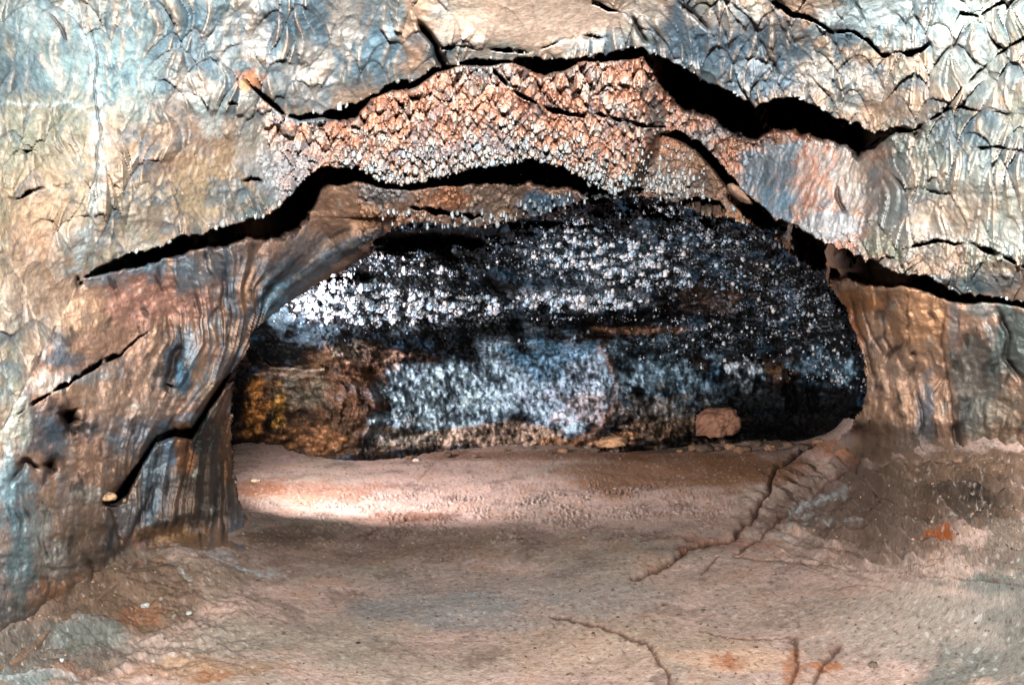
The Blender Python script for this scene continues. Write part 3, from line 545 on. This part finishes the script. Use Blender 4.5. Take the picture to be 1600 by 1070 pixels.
# ================================================================== far chamber
xf = np.arange(230, 1420, 1.6); yf = np.arange(270, 790, 1.6)
XF, YF = np.meshgrid(xf, yf)
DF = D_F(XF, YF)
q1 = fbm(XF / 110, YF / 60, 221, 4); q2 = fbm(XF / 38, YF / 26, 231, 4); q3 = fbm(XF / 12, YF / 11, 241, 3); q4 = fbm(XF / 5, YF / 5, 251, 2)
sF, iF = scallop(XF, YF, 13, 9, 6)
wallm = smooth(535, 575, YF + 18 * q1)
qh = fbm(XF / 170, YF / 26, 226, 4); DF = DF * (1 - .022 * qh * (1 - .6 * wallm)); DF = DF * (1 - (0.012 * q1 + .014 * q2 + .005 * q3) * (1 - .4 * wallm) - .006 * sF * (1 - wallm))
DF = DF * (1 - wallm * (.005 * ridged((XF + 14 * q2) / 16, YF / 34, 261, 3) + .003 * q3))
FG = [([(940, 540), (958, 580), (962, 630), (940, 668), (900, 690)], 7, -.14), ([(540, 540), (590, 590), (605, 650), (575, 700)], 9, .25), ([(760, 440), (800, 480), (815, 520)], 10, .35), ([(850, 480), (950, 520), (1050, 480), (1130, 465)], 9, .3),
      ([(400, 560), (430, 575), (505, 578)], 5, -.3), ([(1150, 570), (1165, 560), (1180, 580), (1176, 605), (1160, 600), (1150, 575)], 5, -.15), ([(680, 370), (720, 430), (760, 470)], 8, .3), ([(440, 640), (450, 680), (425, 705)], 9, .3), ([(420, 610), (425, 660)], 7, -.2), ([(1230, 590), (1240, 640)], 8, .3), ([(610, 380), (700, 372), (780, 370)], 10, .4),
      ([(960, 600), (955, 640)], 5, .2), ([(1215, 570), (1222, 610)], 6, -.18), ([(1255, 600), (1262, 640)], 5, -.2)]
for pts, hw, dep in FG:
    d, t = line_dist(XF + 6 * q3, YF + 6 * q2, pts); DF += dep * np.exp(-(d / hw) ** 2)
cf = np.zeros(XF.shape + (3,)) + lin((16, 16, 18))
cf = mixc(cf, (50, 78, 100), smooth(.0, .6, q2) * .6); cf = mixc(cf, (92, 70, 52), smooth(.2, .7, q1) * .3)
tex = smooth(-.45, .45, .5 * fbm(XF / 6, YF / 9, 271, 3) + .4 * fbm(XF / 15, YF / 20, 273, 4) + .25 * fbm(XF / 5 + q3, YF / 20, 275, 3) + .45 * fbm(XF / 40, YF / 30, 277, 4)) ** 1.3
cf = blobs(cf, XF, YF, [
  (560, 470, 130, 45, (90, 96, 104), .4), (900, 460, 110, 24, (120, 128, 138), .5), (920, 400, 140, 50, (70, 90, 104), .5), (650, 430, 90, 30, (50, 54, 58), .4),
  (770, 610, 190, 80, (158, 180, 196), .95), (680, 640, 80, 50, (176, 200, 214), .8), (900, 600, 70, 50, (156, 170, 186), .9), (920, 640, 50, 26, (190, 178, 180), .8), (860, 560, 70, 34, (96, 134, 160), .85), (1030, 590, 80, 60, (120, 144, 160), .85), (1030, 640, 60, 30, (120, 112, 106), .9),
  (750, 685, 190, 22, (166, 140, 122), .95), (620, 680, 60, 24, (140, 132, 122), .8), (930, 690, 80, 14, (160, 116, 84), .9), (1050, 670, 60, 22, (130, 104, 84), .8), (480, 640, 120, 100, (74, 54, 38), .95), (455, 584, 60, 10, (150, 130, 112), .9), (480, 616, 60, 24, (84, 78, 66), .8),
  (400, 640, 20, 50, (170, 112, 58), .7), (378, 600, 16, 60, (8, 8, 8), .9), (436, 640, 10, 34, (190, 140, 70), .7), (415, 690, 40, 12, (20, 16, 12), .8), (540, 650, 30, 40, (60, 44, 34), .7), (470, 650, 30, 10, (30, 24, 20), .7), (490, 690, 60, 20, (140, 98, 66), .8), (560, 600, 50, 60, (88, 62, 46), .7), (430, 560, 40, 12, (8, 8, 8), .9), (440, 545, 50, 30, (8, 8, 9), .95), (500, 520, 50, 20, (90, 110, 124), .6), (440, 500, 30, 14, (150, 185, 205), .7), (590, 560, 50, 14, (176, 140, 120), .7), (545, 545, 30, 10, (190, 170, 150), .6),
  (740, 400, 60, 30, (20, 20, 22), .7), (740, 515, 140, 24, (14, 14, 15), .85), (1110, 470, 60, 22, (92, 68, 54), .7), (1000, 515, 60, 8, (170, 120, 92), .8), (1165, 585, 22, 24, (200, 215, 225), .95), (1160, 585, 8, 12, (30, 34, 38), .8), (1290, 570, 50, 30, (100, 128, 145), .6), (1220, 590, 20, 20, (110, 80, 56), .6), (1320, 585, 16, 20, (150, 190, 210), .8),
  (1240, 660, 120, 46, (7, 7, 8), 1), (770, 508, 130, 16, (8, 8, 9), .95), (690, 372, 80, 14, (8, 8, 9), .95), (1000, 500, 90, 14, (12, 12, 13), .8), (1150, 640, 40, 20, (10, 10, 11), .8), (1200, 620, 120, 30, (20, 22, 24), .8), (1080, 690, 80, 12, (24, 20, 18), .85), (700, 705, 200, 10, (50, 40, 34), .6), (1200, 695, 90, 10, (100, 80, 62), .7), (1300, 500, 50, 60, (24, 26, 28), .7), (1060, 540, 90, 22, (30, 40, 46), .6)], 500, 1.0)
nich = wsum(XF, YF, [(470, 640, 120, 95, 1.0)]); tex = tex + (.15 + .85 * smooth(-.35, .35, fbm(XF / 18, YF / 11, 278, 6, .65)) - tex) * nich * .9; DF = DF * (1 - nich * (.014 * ridged((np.hypot(XF - 440, YF - 650) + 10 * q2) / 15, np.arctan2(YF - 650, XF - 440) * 2, 285, 3)))
CL = [(620, 480, 200, 30, 1), (520, 460, 90, 40, .9), (660, 420, 100, 30, .35), (620, 400, 90, 26, .3), (900, 470, 110, 18, 1), (940, 400, 150, 40, .55), (900, 360, 60, 26, .45), (1000, 430, 110, 24, .55), (1100, 370, 110, 30, .35), (1150, 440, 120, 60, .25), (1250, 480, 70, 60, .3), (1080, 530, 110, 26, .3)]
sp_ = smooth(.02, .42, fbm(XF / 4.2, YF / 3.6, 279, 2) + .25 * q2 + .25 * q3) * (wsum(XF, YF, CL) * .95 + .03) * (1 - wallm) * smooth(-.5, .3, fbm(XF / 20, YF / 11, 411, 4)) 
cf = mixc(cf, (206, 218, 228), np.clip(sp_ * 1.15, 0, 1))
cf *= np.where(wallm > .3, .12 + 1.9 * tex, .5 + .7 * tex)[..., None]
d, t = line_dist(XF + 4 * q3, YF, FG[0][0]); cf = mixc(cf, (150, 104, 80), np.exp(-(d / 6) ** 2) * .6 * smooth(-.5, .2, q3))
maskF = YF < 1e9
HX, HY = XF, YF
hf = inside(XF, YF, [(300, 500), (330, 420), (480, 380), (560, 300), (900, 275), (1250, 330), (1400, 480), (1400, 785), (250, 785), (250, 520)])
hole_near = np.zeros(XF.shape, bool)
zceil = YF < np.interp(XF, [230, 400, 560, 600, 760, 850, 950, 1100, 1200, 1420], [560, 562, 550, 560, 545, 525, 535, 560, 600, 620])
o_fc = sheet_faces('far_ceiling', XF, YF, DF, cf, hf, zceil, M_FAR, 0); tag(o_fc, 'black low ceiling of the far chamber glittering with white droplets', 'ceiling', 'structure')
o_fw = sheet_faces('far_wall', XF, YF, DF, cf, hf, ~zceil, M_FAR, 0); tag(o_fw, 'blue white and orange brown back wall of the far chamber', 'cave wall', 'structure')

# ================================================================== floor
ysG = np.concatenate([np.arange(655, 1095, 1.6), np.arange(1104, 1500, 14.)])
XG, YG = np.meshgrid(xs, ysG)
DG = D_G(XG, YG)
pw = world(XG, YG, DG); GX, GY = pw[..., 0], pw[..., 1]
sideb = smooth(300, 60, XG) + smooth(1280, 1450, XG) * smooth(980, 900, YG); wX, wY = GX, GY
def fn(a, b, seed, o, g=.5): return fbm(wX / a, wY / b, seed, o, g) * (1 - sideb) + fbm(XG / 300 / a, YG / 150 / b, seed, o, g) * sideb
g1 = fn(1.1, 1.1, 321, 3); g2 = fn(.3, .35, 331, 5, .6); g3 = fn(.05, .06, 341, 3)
cob, ic = scallop(GX * 1000, GY * 1000 , 48 , 70, 8, .3); cobv = smooth(-.4, .4, fbm(GX / .3, GY / .4, 312, 4))
z = np.zeros(XG.shape)
cobm = wsum(XG, YG, [(700, 810, 280, 55, 1), (950, 800, 220, 50, .8), (560, 800, 200, 40, .8)])
z += .03 * g1 + .004 * g2 * (1 + 1.5 * sideb) + .0025 * g3 + cobm * cobv * .014 * np.minimum(cob, 1)
bank = wsum(XG, YG, [(1450, 800, 260, 110, 1)])
z += bank * (.016 * fbm(XG / 34, YG / 15, 352, 4, .5) + .05 * fbm((XG + YG) / 60, (XG - 2 * YG) / 26, 351, 4, .5))
lb = wsum(XG, YG, [(150, 950, 260, 130, 1)]); z += lb * (.04 * fbm(XG / 60, YG / 26, 361, 6, .6))
gx = XG + 6 * fbm(XG / 40, YG / 30, 371, 3) + 1.5 * fbm(XG / 8, YG / 8, 372, 2); gy = YG + 4 * fbm(XG / 40, YG / 30, 375, 3) + 1.2 * fbm(XG / 8, YG / 8, 376, 2)
FCR = [([(1265, 700), (1215, 728), (1200, 770), (1180, 800), (1140, 840), (1080, 852), (1040, 885), (990, 905)], 6.5, .06, 1), ([(1340, 725), (1240, 795), (1190, 830), (1150, 862)], 4.5, .04, .8), ([(1120, 870), (1095, 895)], 2.2, .03, .9),
       ([(1150, 868), (1250, 875), (1320, 888), (1420, 900), (1520, 912), (1620, 928)], 2.4, .035, .9), ([(560, 835), (640, 810), (720, 800)], 4, .02, .5), ([(860, 960), (950, 985), (1010, 1005), (1040, 1045), (1050, 1080)], 4.5, .02, .8), ([(1090, 985), (1160, 1000), (1235, 1000)], 2, .012, .7),
       ([(1240, 1000), (1245, 1040), (1235, 1080)], 5, .02, .8), ([(1270, 1060), (1290, 1035), (1310, 1015)], 6, .02, .8), ([(190, 862), (300, 850), (350, 842)], 2, .02, .6), ([(630, 760), (680, 725)], 1.4, .01, .5), ([(1195, 845), (1400, 960), (1500, 990)], 1.2, .008, .25), ([(1290, 930), (1340, 920), (1400, 935)], 1.8, .01, .4), ([(1000, 845), (1060, 835), (1100, 850)], 3, .012, .5)]
cg = np.zeros(XG.shape + (3,)) + lin((206, 176, 162))
cg = mixc(cg, (186, 166, 150), smooth(-.1, .5, g1)); cg = mixc(cg, (196, 150, 120), smooth(.05, .5, g2) * .4); cg = mixc(cg, (120, 96, 84), smooth(.0, .6, -g2) * .6)
cg = blobs(cg, XG, YG, [
  (560, 860, 240, 26, (140, 112, 94), .4), (450, 840, 80, 18, (96, 72, 56), .6), (700, 840, 200, 30, (150, 118, 100), .35), (640, 806, 90, 10, (130, 84, 58), .7), (1060, 740, 200, 40, (146, 104, 72), .85), (1180, 735, 130, 26, (132, 92, 60), .8), (900, 710, 260, 10, (140, 96, 66), .7), (480, 770, 130, 20, (176, 120, 92), .6), (400, 765, 50, 14, (150, 100, 66), .7),  # brown patches; those in front of the pillar also paint the floor shade there
  (1380, 790, 200, 70, (122, 100, 86), .9), (1520, 760, 130, 60, (98, 78, 62), .85), (1520, 780, 70, 40, (62, 52, 44), .8), (1590, 860, 90, 60, (112, 100, 88), .8), (1400, 850, 120, 30, (140, 116, 100), .7), (1530, 770, 24, 14, (20, 18, 18), .8), (1460, 835, 24, 12, (172, 96, 52), .85), (1480, 832, 14, 6, (150, 80, 36), .8), 
  (1330, 700, 60, 20, (176, 116, 76), .8), (1560, 920, 90, 22, (110, 116, 114), .7), (1560, 1000, 170, 100, (112, 116, 110), .85), (1300, 980, 200, 60, (168, 148, 134), .6), (1560, 725, 130, 20, (110, 86, 68), .85), (1450, 735, 90, 14, (120, 96, 78), .8), (800, 940, 300, 50, (168, 156, 148), .6), (350, 1000, 160, 50, (146, 134, 120), .6), (1440, 980, 160, 60, (172, 158, 146), .6), (1140, 845, 80, 9, (178, 118, 88), .5), (1075, 858, 20, 5, (140, 78, 56), .7), (950, 1010, 200, 50, (196, 170, 146), .5), (1150, 1030, 100, 22, (226, 186, 158), .8), (1140, 1035, 26, 13, (190, 120, 84), .8), (1240, 1045, 16, 30, (190, 130, 96), .8), (1290, 1040, 30, 8, (180, 112, 70), .8),
  (330, 900, 100, 36, (140, 122, 104), .7), (150, 940, 160, 60, (146, 122, 100), .7), (200, 930, 150, 70, (112, 90, 72), .8), (60, 1020, 140, 60, (92, 92, 84), .8), (130, 985, 60, 26, (150, 158, 154), .6), (220, 960, 40, 20, (150, 100, 70), .6), (100, 1050, 60, 14, (160, 110, 78), .5), (40, 1060, 50, 20, (150, 170, 170), .5), (300, 1045, 160, 20, (182, 140, 104), .55), (330, 1060, 40, 10, (170, 116, 78), .7), (500, 1000, 200, 40, (168, 158, 142), .5), (150, 1000, 90, 20, (120, 126, 116), .5), (700, 950, 180, 30, (160, 158, 156), .6)], 600, .6)
cg = mixc(cg, (100, 72, 54), cobm * cobv * smooth(.45, .05, cob) * .5); cg = mixc(cg, (222, 196, 184), cobm * cobv * smooth(.5, 1, cob) * .35)
spk = fn(.028, .035, 381, 2); cg = mixc(cg, (70, 60, 52), smooth(.42, .75, spk) * .55); cg = mixc(cg, (226, 222, 214), smooth(.42, .75, -spk) * .4)
stk = fbm((XG + 2 * YG) / 120, (XG * .5 - 1.6 * YG) / 22, 391, 5); cg = mixc(cg, (110, 84, 66), smooth(.1, .6, stk) * .45 * bank); 
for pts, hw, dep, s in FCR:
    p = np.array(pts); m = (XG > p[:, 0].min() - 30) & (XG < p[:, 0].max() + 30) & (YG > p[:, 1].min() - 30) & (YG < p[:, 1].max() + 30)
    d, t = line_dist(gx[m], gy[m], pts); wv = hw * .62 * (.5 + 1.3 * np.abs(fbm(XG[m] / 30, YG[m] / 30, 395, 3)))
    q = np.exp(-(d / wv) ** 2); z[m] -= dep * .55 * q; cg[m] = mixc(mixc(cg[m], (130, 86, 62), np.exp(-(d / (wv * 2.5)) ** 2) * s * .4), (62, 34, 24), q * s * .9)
for pts, hw, s in [([(1235, 800), (1270, 780), (1318, 768)], 5, .9), ([(1215, 835), (1260, 812), (1350, 812)], 2.0, .6), ([(1260, 812), (1255, 840), (1220, 838)], 1.8, .6), ([(1230, 805), (1290, 800)], 3, .5), ([(290, 855), (350, 862), (385, 888), (420, 900)], 4, .8), ([(330, 868), (400, 892), (445, 898)], 3, .85), ([(270, 880), (300, 905)], 2.2, .7), ([(0, 1060), (60, 1050), (120, 1062)], 4, .6), ([(395, 872), (430, 890)], 2, .5)]:
    d, t = line_dist(XG + 4 * g3 + 3 * g2, YG + 4 * fbm(XG / 9, YG / 5, 398, 3), pts); cg = mixc(cg, (216, 222, 222), np.exp(-(d / hw) ** 2) * s * smooth(-.7, .4, fbm(XG / 12, YG / 5, 399, 3)))
# raised slab edge at the lower right, low mound at the pillar's foot
z += .03 * smooth(0, 10, YG - np.interp(XG, [1150, 1250, 1320, 1420, 1520, 1620], [868, 875, 888, 900, 912, 928])) * smooth(1120, 1300, XG) * smooth(1100, 960, YG)
cg *= (1 + .14 * g3)[..., None]
PG = world(XG, YG, DG); PG[..., 2] += z * smooth(-500, 0, XG) * smooth(2100, 1600, XG)
ny, nx = XG.shape; idx = np.arange(ny * nx).reshape(ny, nx)
mf = np.ones((ny - 1, nx - 1), bool)
f = np.stack([idx[:-1, :-1][mf], idx[1:, :-1][mf], idx[1:, 1:][mf], idx[:-1, 1:][mf]], 1)
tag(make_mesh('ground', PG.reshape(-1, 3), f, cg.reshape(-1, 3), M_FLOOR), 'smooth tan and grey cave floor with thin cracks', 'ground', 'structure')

# ================================================================== drips and droplets
def plain(name, c, rough=.3, spec=.5):
    m = bpy.data.materials.new(name); m.use_nodes = True; N = m.node_tree.nodes; L = m.node_tree.links; b = N['Principled BSDF']
    tc = N.new('ShaderNodeTexCoord'); n = N.new('ShaderNodeTexNoise'); n.inputs['Scale'].default_value = 30
    at = N.new('ShaderNodeVertexColor'); at.layer_name = 'Col'; mm = N.new('ShaderNodeVectorMath'); mm.operation = 'SCALE'
    mr = N.new('ShaderNodeMapRange'); mr.inputs[3].default_value = .7; mr.inputs[4].default_value = 1.15
    L.new(tc.outputs['Object'], n.inputs['Vector']); L.new(n.outputs['Fac'], mr.inputs[0]); L.new(at.outputs['Color'], mm.inputs[0]); L.new(mr.outputs[0], mm.inputs['Scale']); L.new(mm.outputs[0], b.inputs['Base Color'])
    b.inputs['Roughness'].default_value = rough; b.inputs['Specular IOR Level'].default_value = spec
    return m
M_DRIP = plain('wet_drip', None, .22, .8)
# small teardrop template
th = np.linspace(0, 2 * math.pi, 6, endpoint=False)
prof = [(0.55, 1.0), (0.8, .45), (1.0, -.2), (.75, -.8)]
tv = [(r * math.cos(a), r * math.sin(a), zz) for r, zz in prof for a in th] + [(0, 0, -1.15)]
TV = np.array(tv); tf = []
for r in range(3):
    for k in range(6):
        a, b_ = r * 6 + k, r * 6 + (k + 1) % 6; tf += [(a, a + 6, b_ + 6), (a, b_ + 6, b_)]
for k in range(6): tf.append((18 + k, 24, 18 + (k + 1) % 6))
TF = np.array(tf)
def drip_mesh(name, P, R, LEN, colr, parent):
    n = len(P); jit = 1 + .35 * RNG.normal(size=(n, len(TV), 1)).clip(-1.5, 1.5) * .6; V = TV[None] * jit * np.stack([R * RNG.uniform(.6, 1.5, n), R, LEN], 1)[:, None, :] + P[:, None, :]
    f = (TF[None] + (np.arange(n) * len(TV))[:, None, None]).reshape(-1, 3)
    cc = np.repeat(colr, len(TV), axis=0)
    o = make_mesh(name, V.reshape(-1, 3), f, cc, M_DRIP, parent); o['kind'] = 'stuff'; return o
def sample(XX, YY, DD, x, y):
    i = np.clip(np.searchsorted(XX[0], x) - 1, 0, XX.shape[1] - 1); j = np.clip(np.searchsorted(YY[:, 0], y) - 1, 0, XX.shape[0] - 1)
    return DD[j, i]
# far ceiling droplets: density follows bands
n = 120000; px = RNG.uniform(400, 1380, n); py = RNG.uniform(300, 620, n)
dens = .035 + .13 * smooth(900, 1050, px)
for bx, by, rx, ry, s in [(620, 480, 200, 30, 1), (520, 460, 90, 40, .9), (660, 420, 100, 30, .35), (620, 400, 90, 26, .3), (900, 470, 110, 18, 1), (940, 400, 150, 40, .55), (900, 360, 60, 26, .45), (1000, 430, 110, 24, .55), (1100, 370, 110, 30, .35), (1050, 330, 60, 14, .4), (1150, 440, 120, 60, .25), (1250, 480, 70, 60, .3), (1080, 530, 110, 26, .3), (780, 395, 60, 24, .3), (1300, 560, 50, 50, .4), (860, 500, 60, 10, .4)]:
    dens = np.maximum(dens, s * smooth(1.3, .4, np.hypot((px - bx) / rx, (py - by) / ry)))
for bx, by, rx, ry in [(690, 368, 80, 12), (770, 505, 120, 16), (790, 440, 40, 30), (740, 400, 30, 40), (1110, 470, 50, 18), (640, 440, 30, 10), (430, 550, 60, 30)]:
    dens *= 1 - .85 * smooth(1.2, .5, np.hypot((px - bx) / rx, (py - by) / ry))
dens *= .12 + 1.7 * smooth(-.25, .35, fbm(px / 20, py / 11, 411, 4)); dens = np.where(py > 505, dens * .6, dens)
keep = (RNG.random(n) < dens * .62 * (.7 + .9 * smooth(.45, .9, dens))) & (py < np.interp(px, [400, 600, 760, 960, 1200, 1380], [520, 545, 540, 560, 590, 620]))
px, py = px[keep], py[keep]; dd = sample(XF, YF, DF, px, py)
print('droplets', len(px))
r = (0.5 + 2.5 * RNG.random(len(px)) ** 6) / F * dd * (1 + .45 * np.clip(dens[keep], 0, 1))
P = world(px, py, dd - r * .5)
tint = RNG.random(len(px))[:, None]
cc = lin((160, 200, 228)) * (1 - tint) + lin((252, 238, 232)) * tint
cc = cc * np.clip(.22 + .5 * smooth(.4, .8, dens[keep]) + .6 * RNG.random(len(px)), 0, 1)[:, None]
drip_mesh('droplets', P, r, r * (.8 + RNG.random(len(px)) * .6), cc, o_fc)
# beads along the lips of the ceilings
def lip_beads(name, L, amp, per, seed, x0, x1, stepx, rmin, rmax, colr, parent, up=0):
    x = np.arange(x0, x1, stepx) + RNG.uniform(-stepx * .45, stepx * .45, len(np.arange(x0, x1, stepx)))
    yl, T = lip_curve(L, x, amp, per, seed)
    m = RNG.random(len(x)) < .10 + .55 * (fbm(x / 22, x * 0, seed + 70, 2) > .05); x, yl = x[m], yl[m]
    d = sample(X, Y, D, x, yl - 2.5)
    r = (rmin + (rmax - rmin) * RNG.random(len(x)) ** 2) / F * d
    P = world(x, yl - 2.5 + RNG.uniform(-5, 2.5, len(x)), d)
    cc = (lin(colr) * (.25 + .6 * RNG.random(len(x)))[:, None])
    return P, r, r * (.8 + RNG.random(len(x)) ** 3 * 1.2), cc
def join(name, Ls, parent):
    a = [np.concatenate(q) for q in zip(*Ls)]; return drip_mesh(name, *a, parent)
join('drips', [lip_beads('', LA, 7, 21, 1, 440, 1400, 7, 1.5, 4.2, (236, 236, 232), None), lip_beads('', L2, 6, 18, 2, 180, 500, 8, 1.2, 4, (225, 228, 225), None), lip_beads('', MINOR[6][0], 5, 21, 16, 1380, 1600, 9, 1.5, 3.4, (228, 205, 185), None),
               lip_beads('', L3, 7, 19, 3, 1340, 1600, 7, 1.6, 4.2, (215, 225, 225), None)], o_ceil)
# inner ceiling: beads crowd its lower lip
n = 3000; px = RNG.uniform(520, 1120, n); yy, _ = lip_curve(L2, px, 4, 16, 2)
yy = np.where(px > 960, np.interp(px, [960, 1120], [300, 300]), yy); up = RNG.random(n) ** 1.5 * 75; py = yy - up
keep = RNG.random(n) < np.interp(up, [0, 40, 75], [.85, .3, .05]) * smooth(520, 600, px) * smooth(1120, 1050, px) * (.5 + .9 * (fbm(px / 30, py / 20, 421, 2) > -.1))
px, py = px[keep], py[keep]; d = sample(X, Y, D, px, py); keep = d < 6.7; px, py, d = px[keep], py[keep], d[keep]; r = (1.2 + 2.4 * RNG.random(len(px)) ** 2) / F * d
P = world(px, py, d - r * .6); tint = RNG.random(len(px))[:, None]; cc = (lin((244, 222, 200)) * (1 - tint) + lin((190, 212, 224)) * tint) * (.6 + .4 * RNG.random(len(px)))[:, None]
a1 = (P, r, r * (1 + RNG.random(len(px))), cc)
join('drips', [a1, lip_beads('', L3, 7, 19, 3, 1050, 1330, 5, 1.4, 4, (215, 230, 235), None), lip_beads('', L2, 6, 18, 2, 500, 960, 5, 1.4, 4, (240, 226, 210), None)], o_in)
# ragged edge of the ledge
hp = [(620, 352), (700, 354), (760, 352), (850, 330), (930, 311), (1000, 302), (1060, 316), (1150, 344), (1220, 382), (1290, 438)]
x = np.arange(600, 1290, 4.) + RNG.uniform(-2, 2, 173); y = np.interp(x, [p[0] for p in hp], [p[1] for p in hp]) + RNG.uniform(-22, 3, len(x))
d = sample(X, Y, D, x, y - 4); ok = (d < 7.9); x, y, d = x[ok], y[ok], d[ok]; r = (1.2 + 2.2 * RNG.random(len(x)) ** 2) / F * d
drip_mesh('drips', world(x, y, d - r * .4), r, r * 1.6, lin((210, 222, 226)) * (.4 + .6 * RNG.random(len(x)))[:, None], o_ledge)

# ================================================================== loose rocks
def rock(name, px, py, D0, sx, sy, sz, c, label, cat, seed, rotz=0., roty=0., boxy=.0, sub=4, rough=.12, group=None, mat=None):
    import bmesh
    bm = bmesh.new(); bmesh.ops.create_icosphere(bm, subdivisions=sub, radius=1.0)
    V = np.array([v.co[:] for v in bm.verts]); Fc = np.array([[v.index for v in f_.verts] for f_ in bm.faces]); bm.free()
    if boxy > 0:
        m = np.max(np.abs(V), axis=1, keepdims=True); V = V * (1 - boxy) + V / m * .8 * boxy
    nse = fbm(V[:, 0] * 1.3 + seed, V[:, 1] * 1.3 + V[:, 2] * .9, seed % 50, 4); V = V * (1 + rough * nse)[:, None]
    n2_ = fbm(V[:, 0] * 6 + seed, V[:, 1] * 5 + V[:, 2] * 6, seed % 40, 3); V = V * (1 + rough * .22 * n2_)[:, None]
    col_ = mixc(np.zeros(V.shape) + lin(c), tuple(int(q * .62) for q in c), smooth(0, .6, n2_) * .8)
    V = V * np.array([sx, sy, sz])
    a = roty; V = V @ np.array([[math.cos(a), 0, -math.sin(a)], [0, 1, 0], [math.sin(a), 0, math.cos(a)]])
    a = rotz; V = V @ np.array([[math.cos(a), math.sin(a), 0], [-math.sin(a), math.cos(a), 0], [0, 0, 1]])
    o = make_mesh(name, V, Fc, col_, mat or M_FLOOR); p = world(np.array(px), np.array(py), np.array(D0)); o.location = tuple(float(q) for q in p)
    tag(o, label, cat, 'thing', group); return o
def px2m(p, D0): return p / F * D0
rock('rock_block', 1121, 660, 9.85, px2m(30, 9.85), .25, px2m(23, 9.85), (150, 108, 86), 'squarish tan rock block tilted in front of the dark far wall', 'rock', 5, .35, -.22, .6, 5, .22)
rock('rock_slab', 958, 690, 9.5, px2m(25, 9.5), .16, px2m(9, 9.5), (196, 150, 112), 'low pale pointed rock slab left of the squarish tan block', 'rock', 9, -.2, -.12, .5, 4, .3)
rock('rock_shard', 1156, 303, 5.75, px2m(25, 5.75), .07, px2m(7.5, 5.75), (190, 150, 126), 'narrow slanting rock shard hanging in the black cleft on the right', 'rock', 17, .0, .62, .3, 4, .25)
def floor_D(x, y): return float(D_G(np.array([x]), np.array([y]))[0])
for i, (x_, y_, s, c, lab) in enumerate([(361, 752, 8, (214, 184, 150), 'longer of two pale stones at the base of the orange brown niche'), (399, 752, 6, (206, 176, 146), 'shorter of two pale stones at the base of the orange brown niche'),
        (172, 776, 9, (196, 158, 120), 'round tan stone at the mouth of the dark hole in the left wall'), (199, 782, 6, (170, 140, 112), 'small stone inside the dark hole in the left wall'),
        (295, 957, 4, (205, 205, 196), 'small white stone on the floor at the lower left'), (227, 945, 6, (190, 190, 180), 'pale grey stone on the brown floor lower left'), (95, 1031, 4.5, (215, 220, 216), 'tiny white stone on the grey floor close to the left corner'),
        (651, 719, 5, (214, 190, 168), 'pale stone on the pink floor under the blue wall'), (1365, 1038, 7, (120, 104, 90), 'dark stone on the floor in the lower right'), (1468, 1042, 6, (104, 96, 86), 'dark grey stone on the floor near the lower right corner'), (1120, 868, 4, (200, 160, 140), 'small pale stone beside the long floor crack'),
        (560, 1005, 4, (60, 62, 60), 'small black stone on the bare floor lower centre')]):
    d = {172: 4.35, 199: 4.75}.get(x_, floor_D(x_, y_)); rock('stone', x_, y_, d, px2m(s * 1.3, d), px2m(s * 1.2, d), px2m(s * .75, d), c, lab, 'stone', 30 + i, i * 1.3, 0, .3, 3, .3)
for i in range(26):
    x_ = [640, 700, 742, 790, 835, 880, 905, 930, 985, 1010, 1040, 1062, 1085, 1100, 1140, 1160, 1185, 1205, 1232, 1258, 1280, 580, 540, 975, 1120, 860][i]; y_ = float(np.interp(x_, [540, 700, 960, 1100, 1290], [716, 710, 700, 704, 696])) + RNG.uniform(-4, 5)
    d = floor_D(x_, y_) * .995; q_ = RNG.uniform(2.5, 8) * (1.5 if x_ > 960 else 1); c_ = [(120, 92, 72), (90, 74, 62), (150, 116, 90)][i % 3]
    rock('stone', x_, y_ - q_ * .3, d, px2m(q_ * 1.3, d), px2m(q_, d), px2m(q_ * .6, d), c_, 'rough brown rubble stone lying along the foot of the far wall', 'stone', 70 + i, i * 1.7, 0, .4, 3, .4, 'rubble stones at the foot of the far wall')
# grit: tiny chips nobody could count, thicker along the foot of the walls
n = 6500; gxp = RNG.uniform(-100, 1700, n); gyp = 712 + 380 * RNG.random(n) ** .8
band = np.exp(-np.abs(gyp - np.interp(gxp, [0, 190, 300, 420, 460], [1010, 890, 858, 850, 850])) / 22) * (gxp < 460) + np.exp(-np.abs(gyp - np.interp(gxp, [1280, 1350, 1450, 1600], [706, 720, 724, 712])) / 16) * (gxp > 1280) + .8 * wsum(gxp, gyp, [(1460, 790, 160, 60, 1), (900, 1000, 300, 60, .5)])
k_ = RNG.random(n) < .35 + band; gxp, gyp = gxp[k_], gyp[k_]; jx = np.clip(np.searchsorted(xs, gxp), 1, len(xs) - 1); jy = np.clip(np.searchsorted(ysG, gyp), 1, len(ysG) - 1)
P = PG[jy, jx]; R = (.7 + 2.6 * RNG.random(len(P)) ** 4) / F * P[:, 1]; cc = lin((150, 122, 100)) * RNG.uniform(.25, 1.5, len(P))[:, None]
V = TV[None] * (1 + .3 * RNG.normal(size=(len(P), len(TV), 1)).clip(-1, 1)) * np.stack([R, R, R * .6], 1)[:, None, :] + P[:, None, :]
g_ = make_mesh('gravel', V.reshape(-1, 3), (TF[None] + (np.arange(len(P)) * len(TV))[:, None, None]).reshape(-1, 3), np.repeat(cc, len(TV), axis=0), M_FLOOR, None, False)
tag(g_, 'fine brown grit and chips strewn over the cave floor', 'gravel', 'stuff')
print('done')
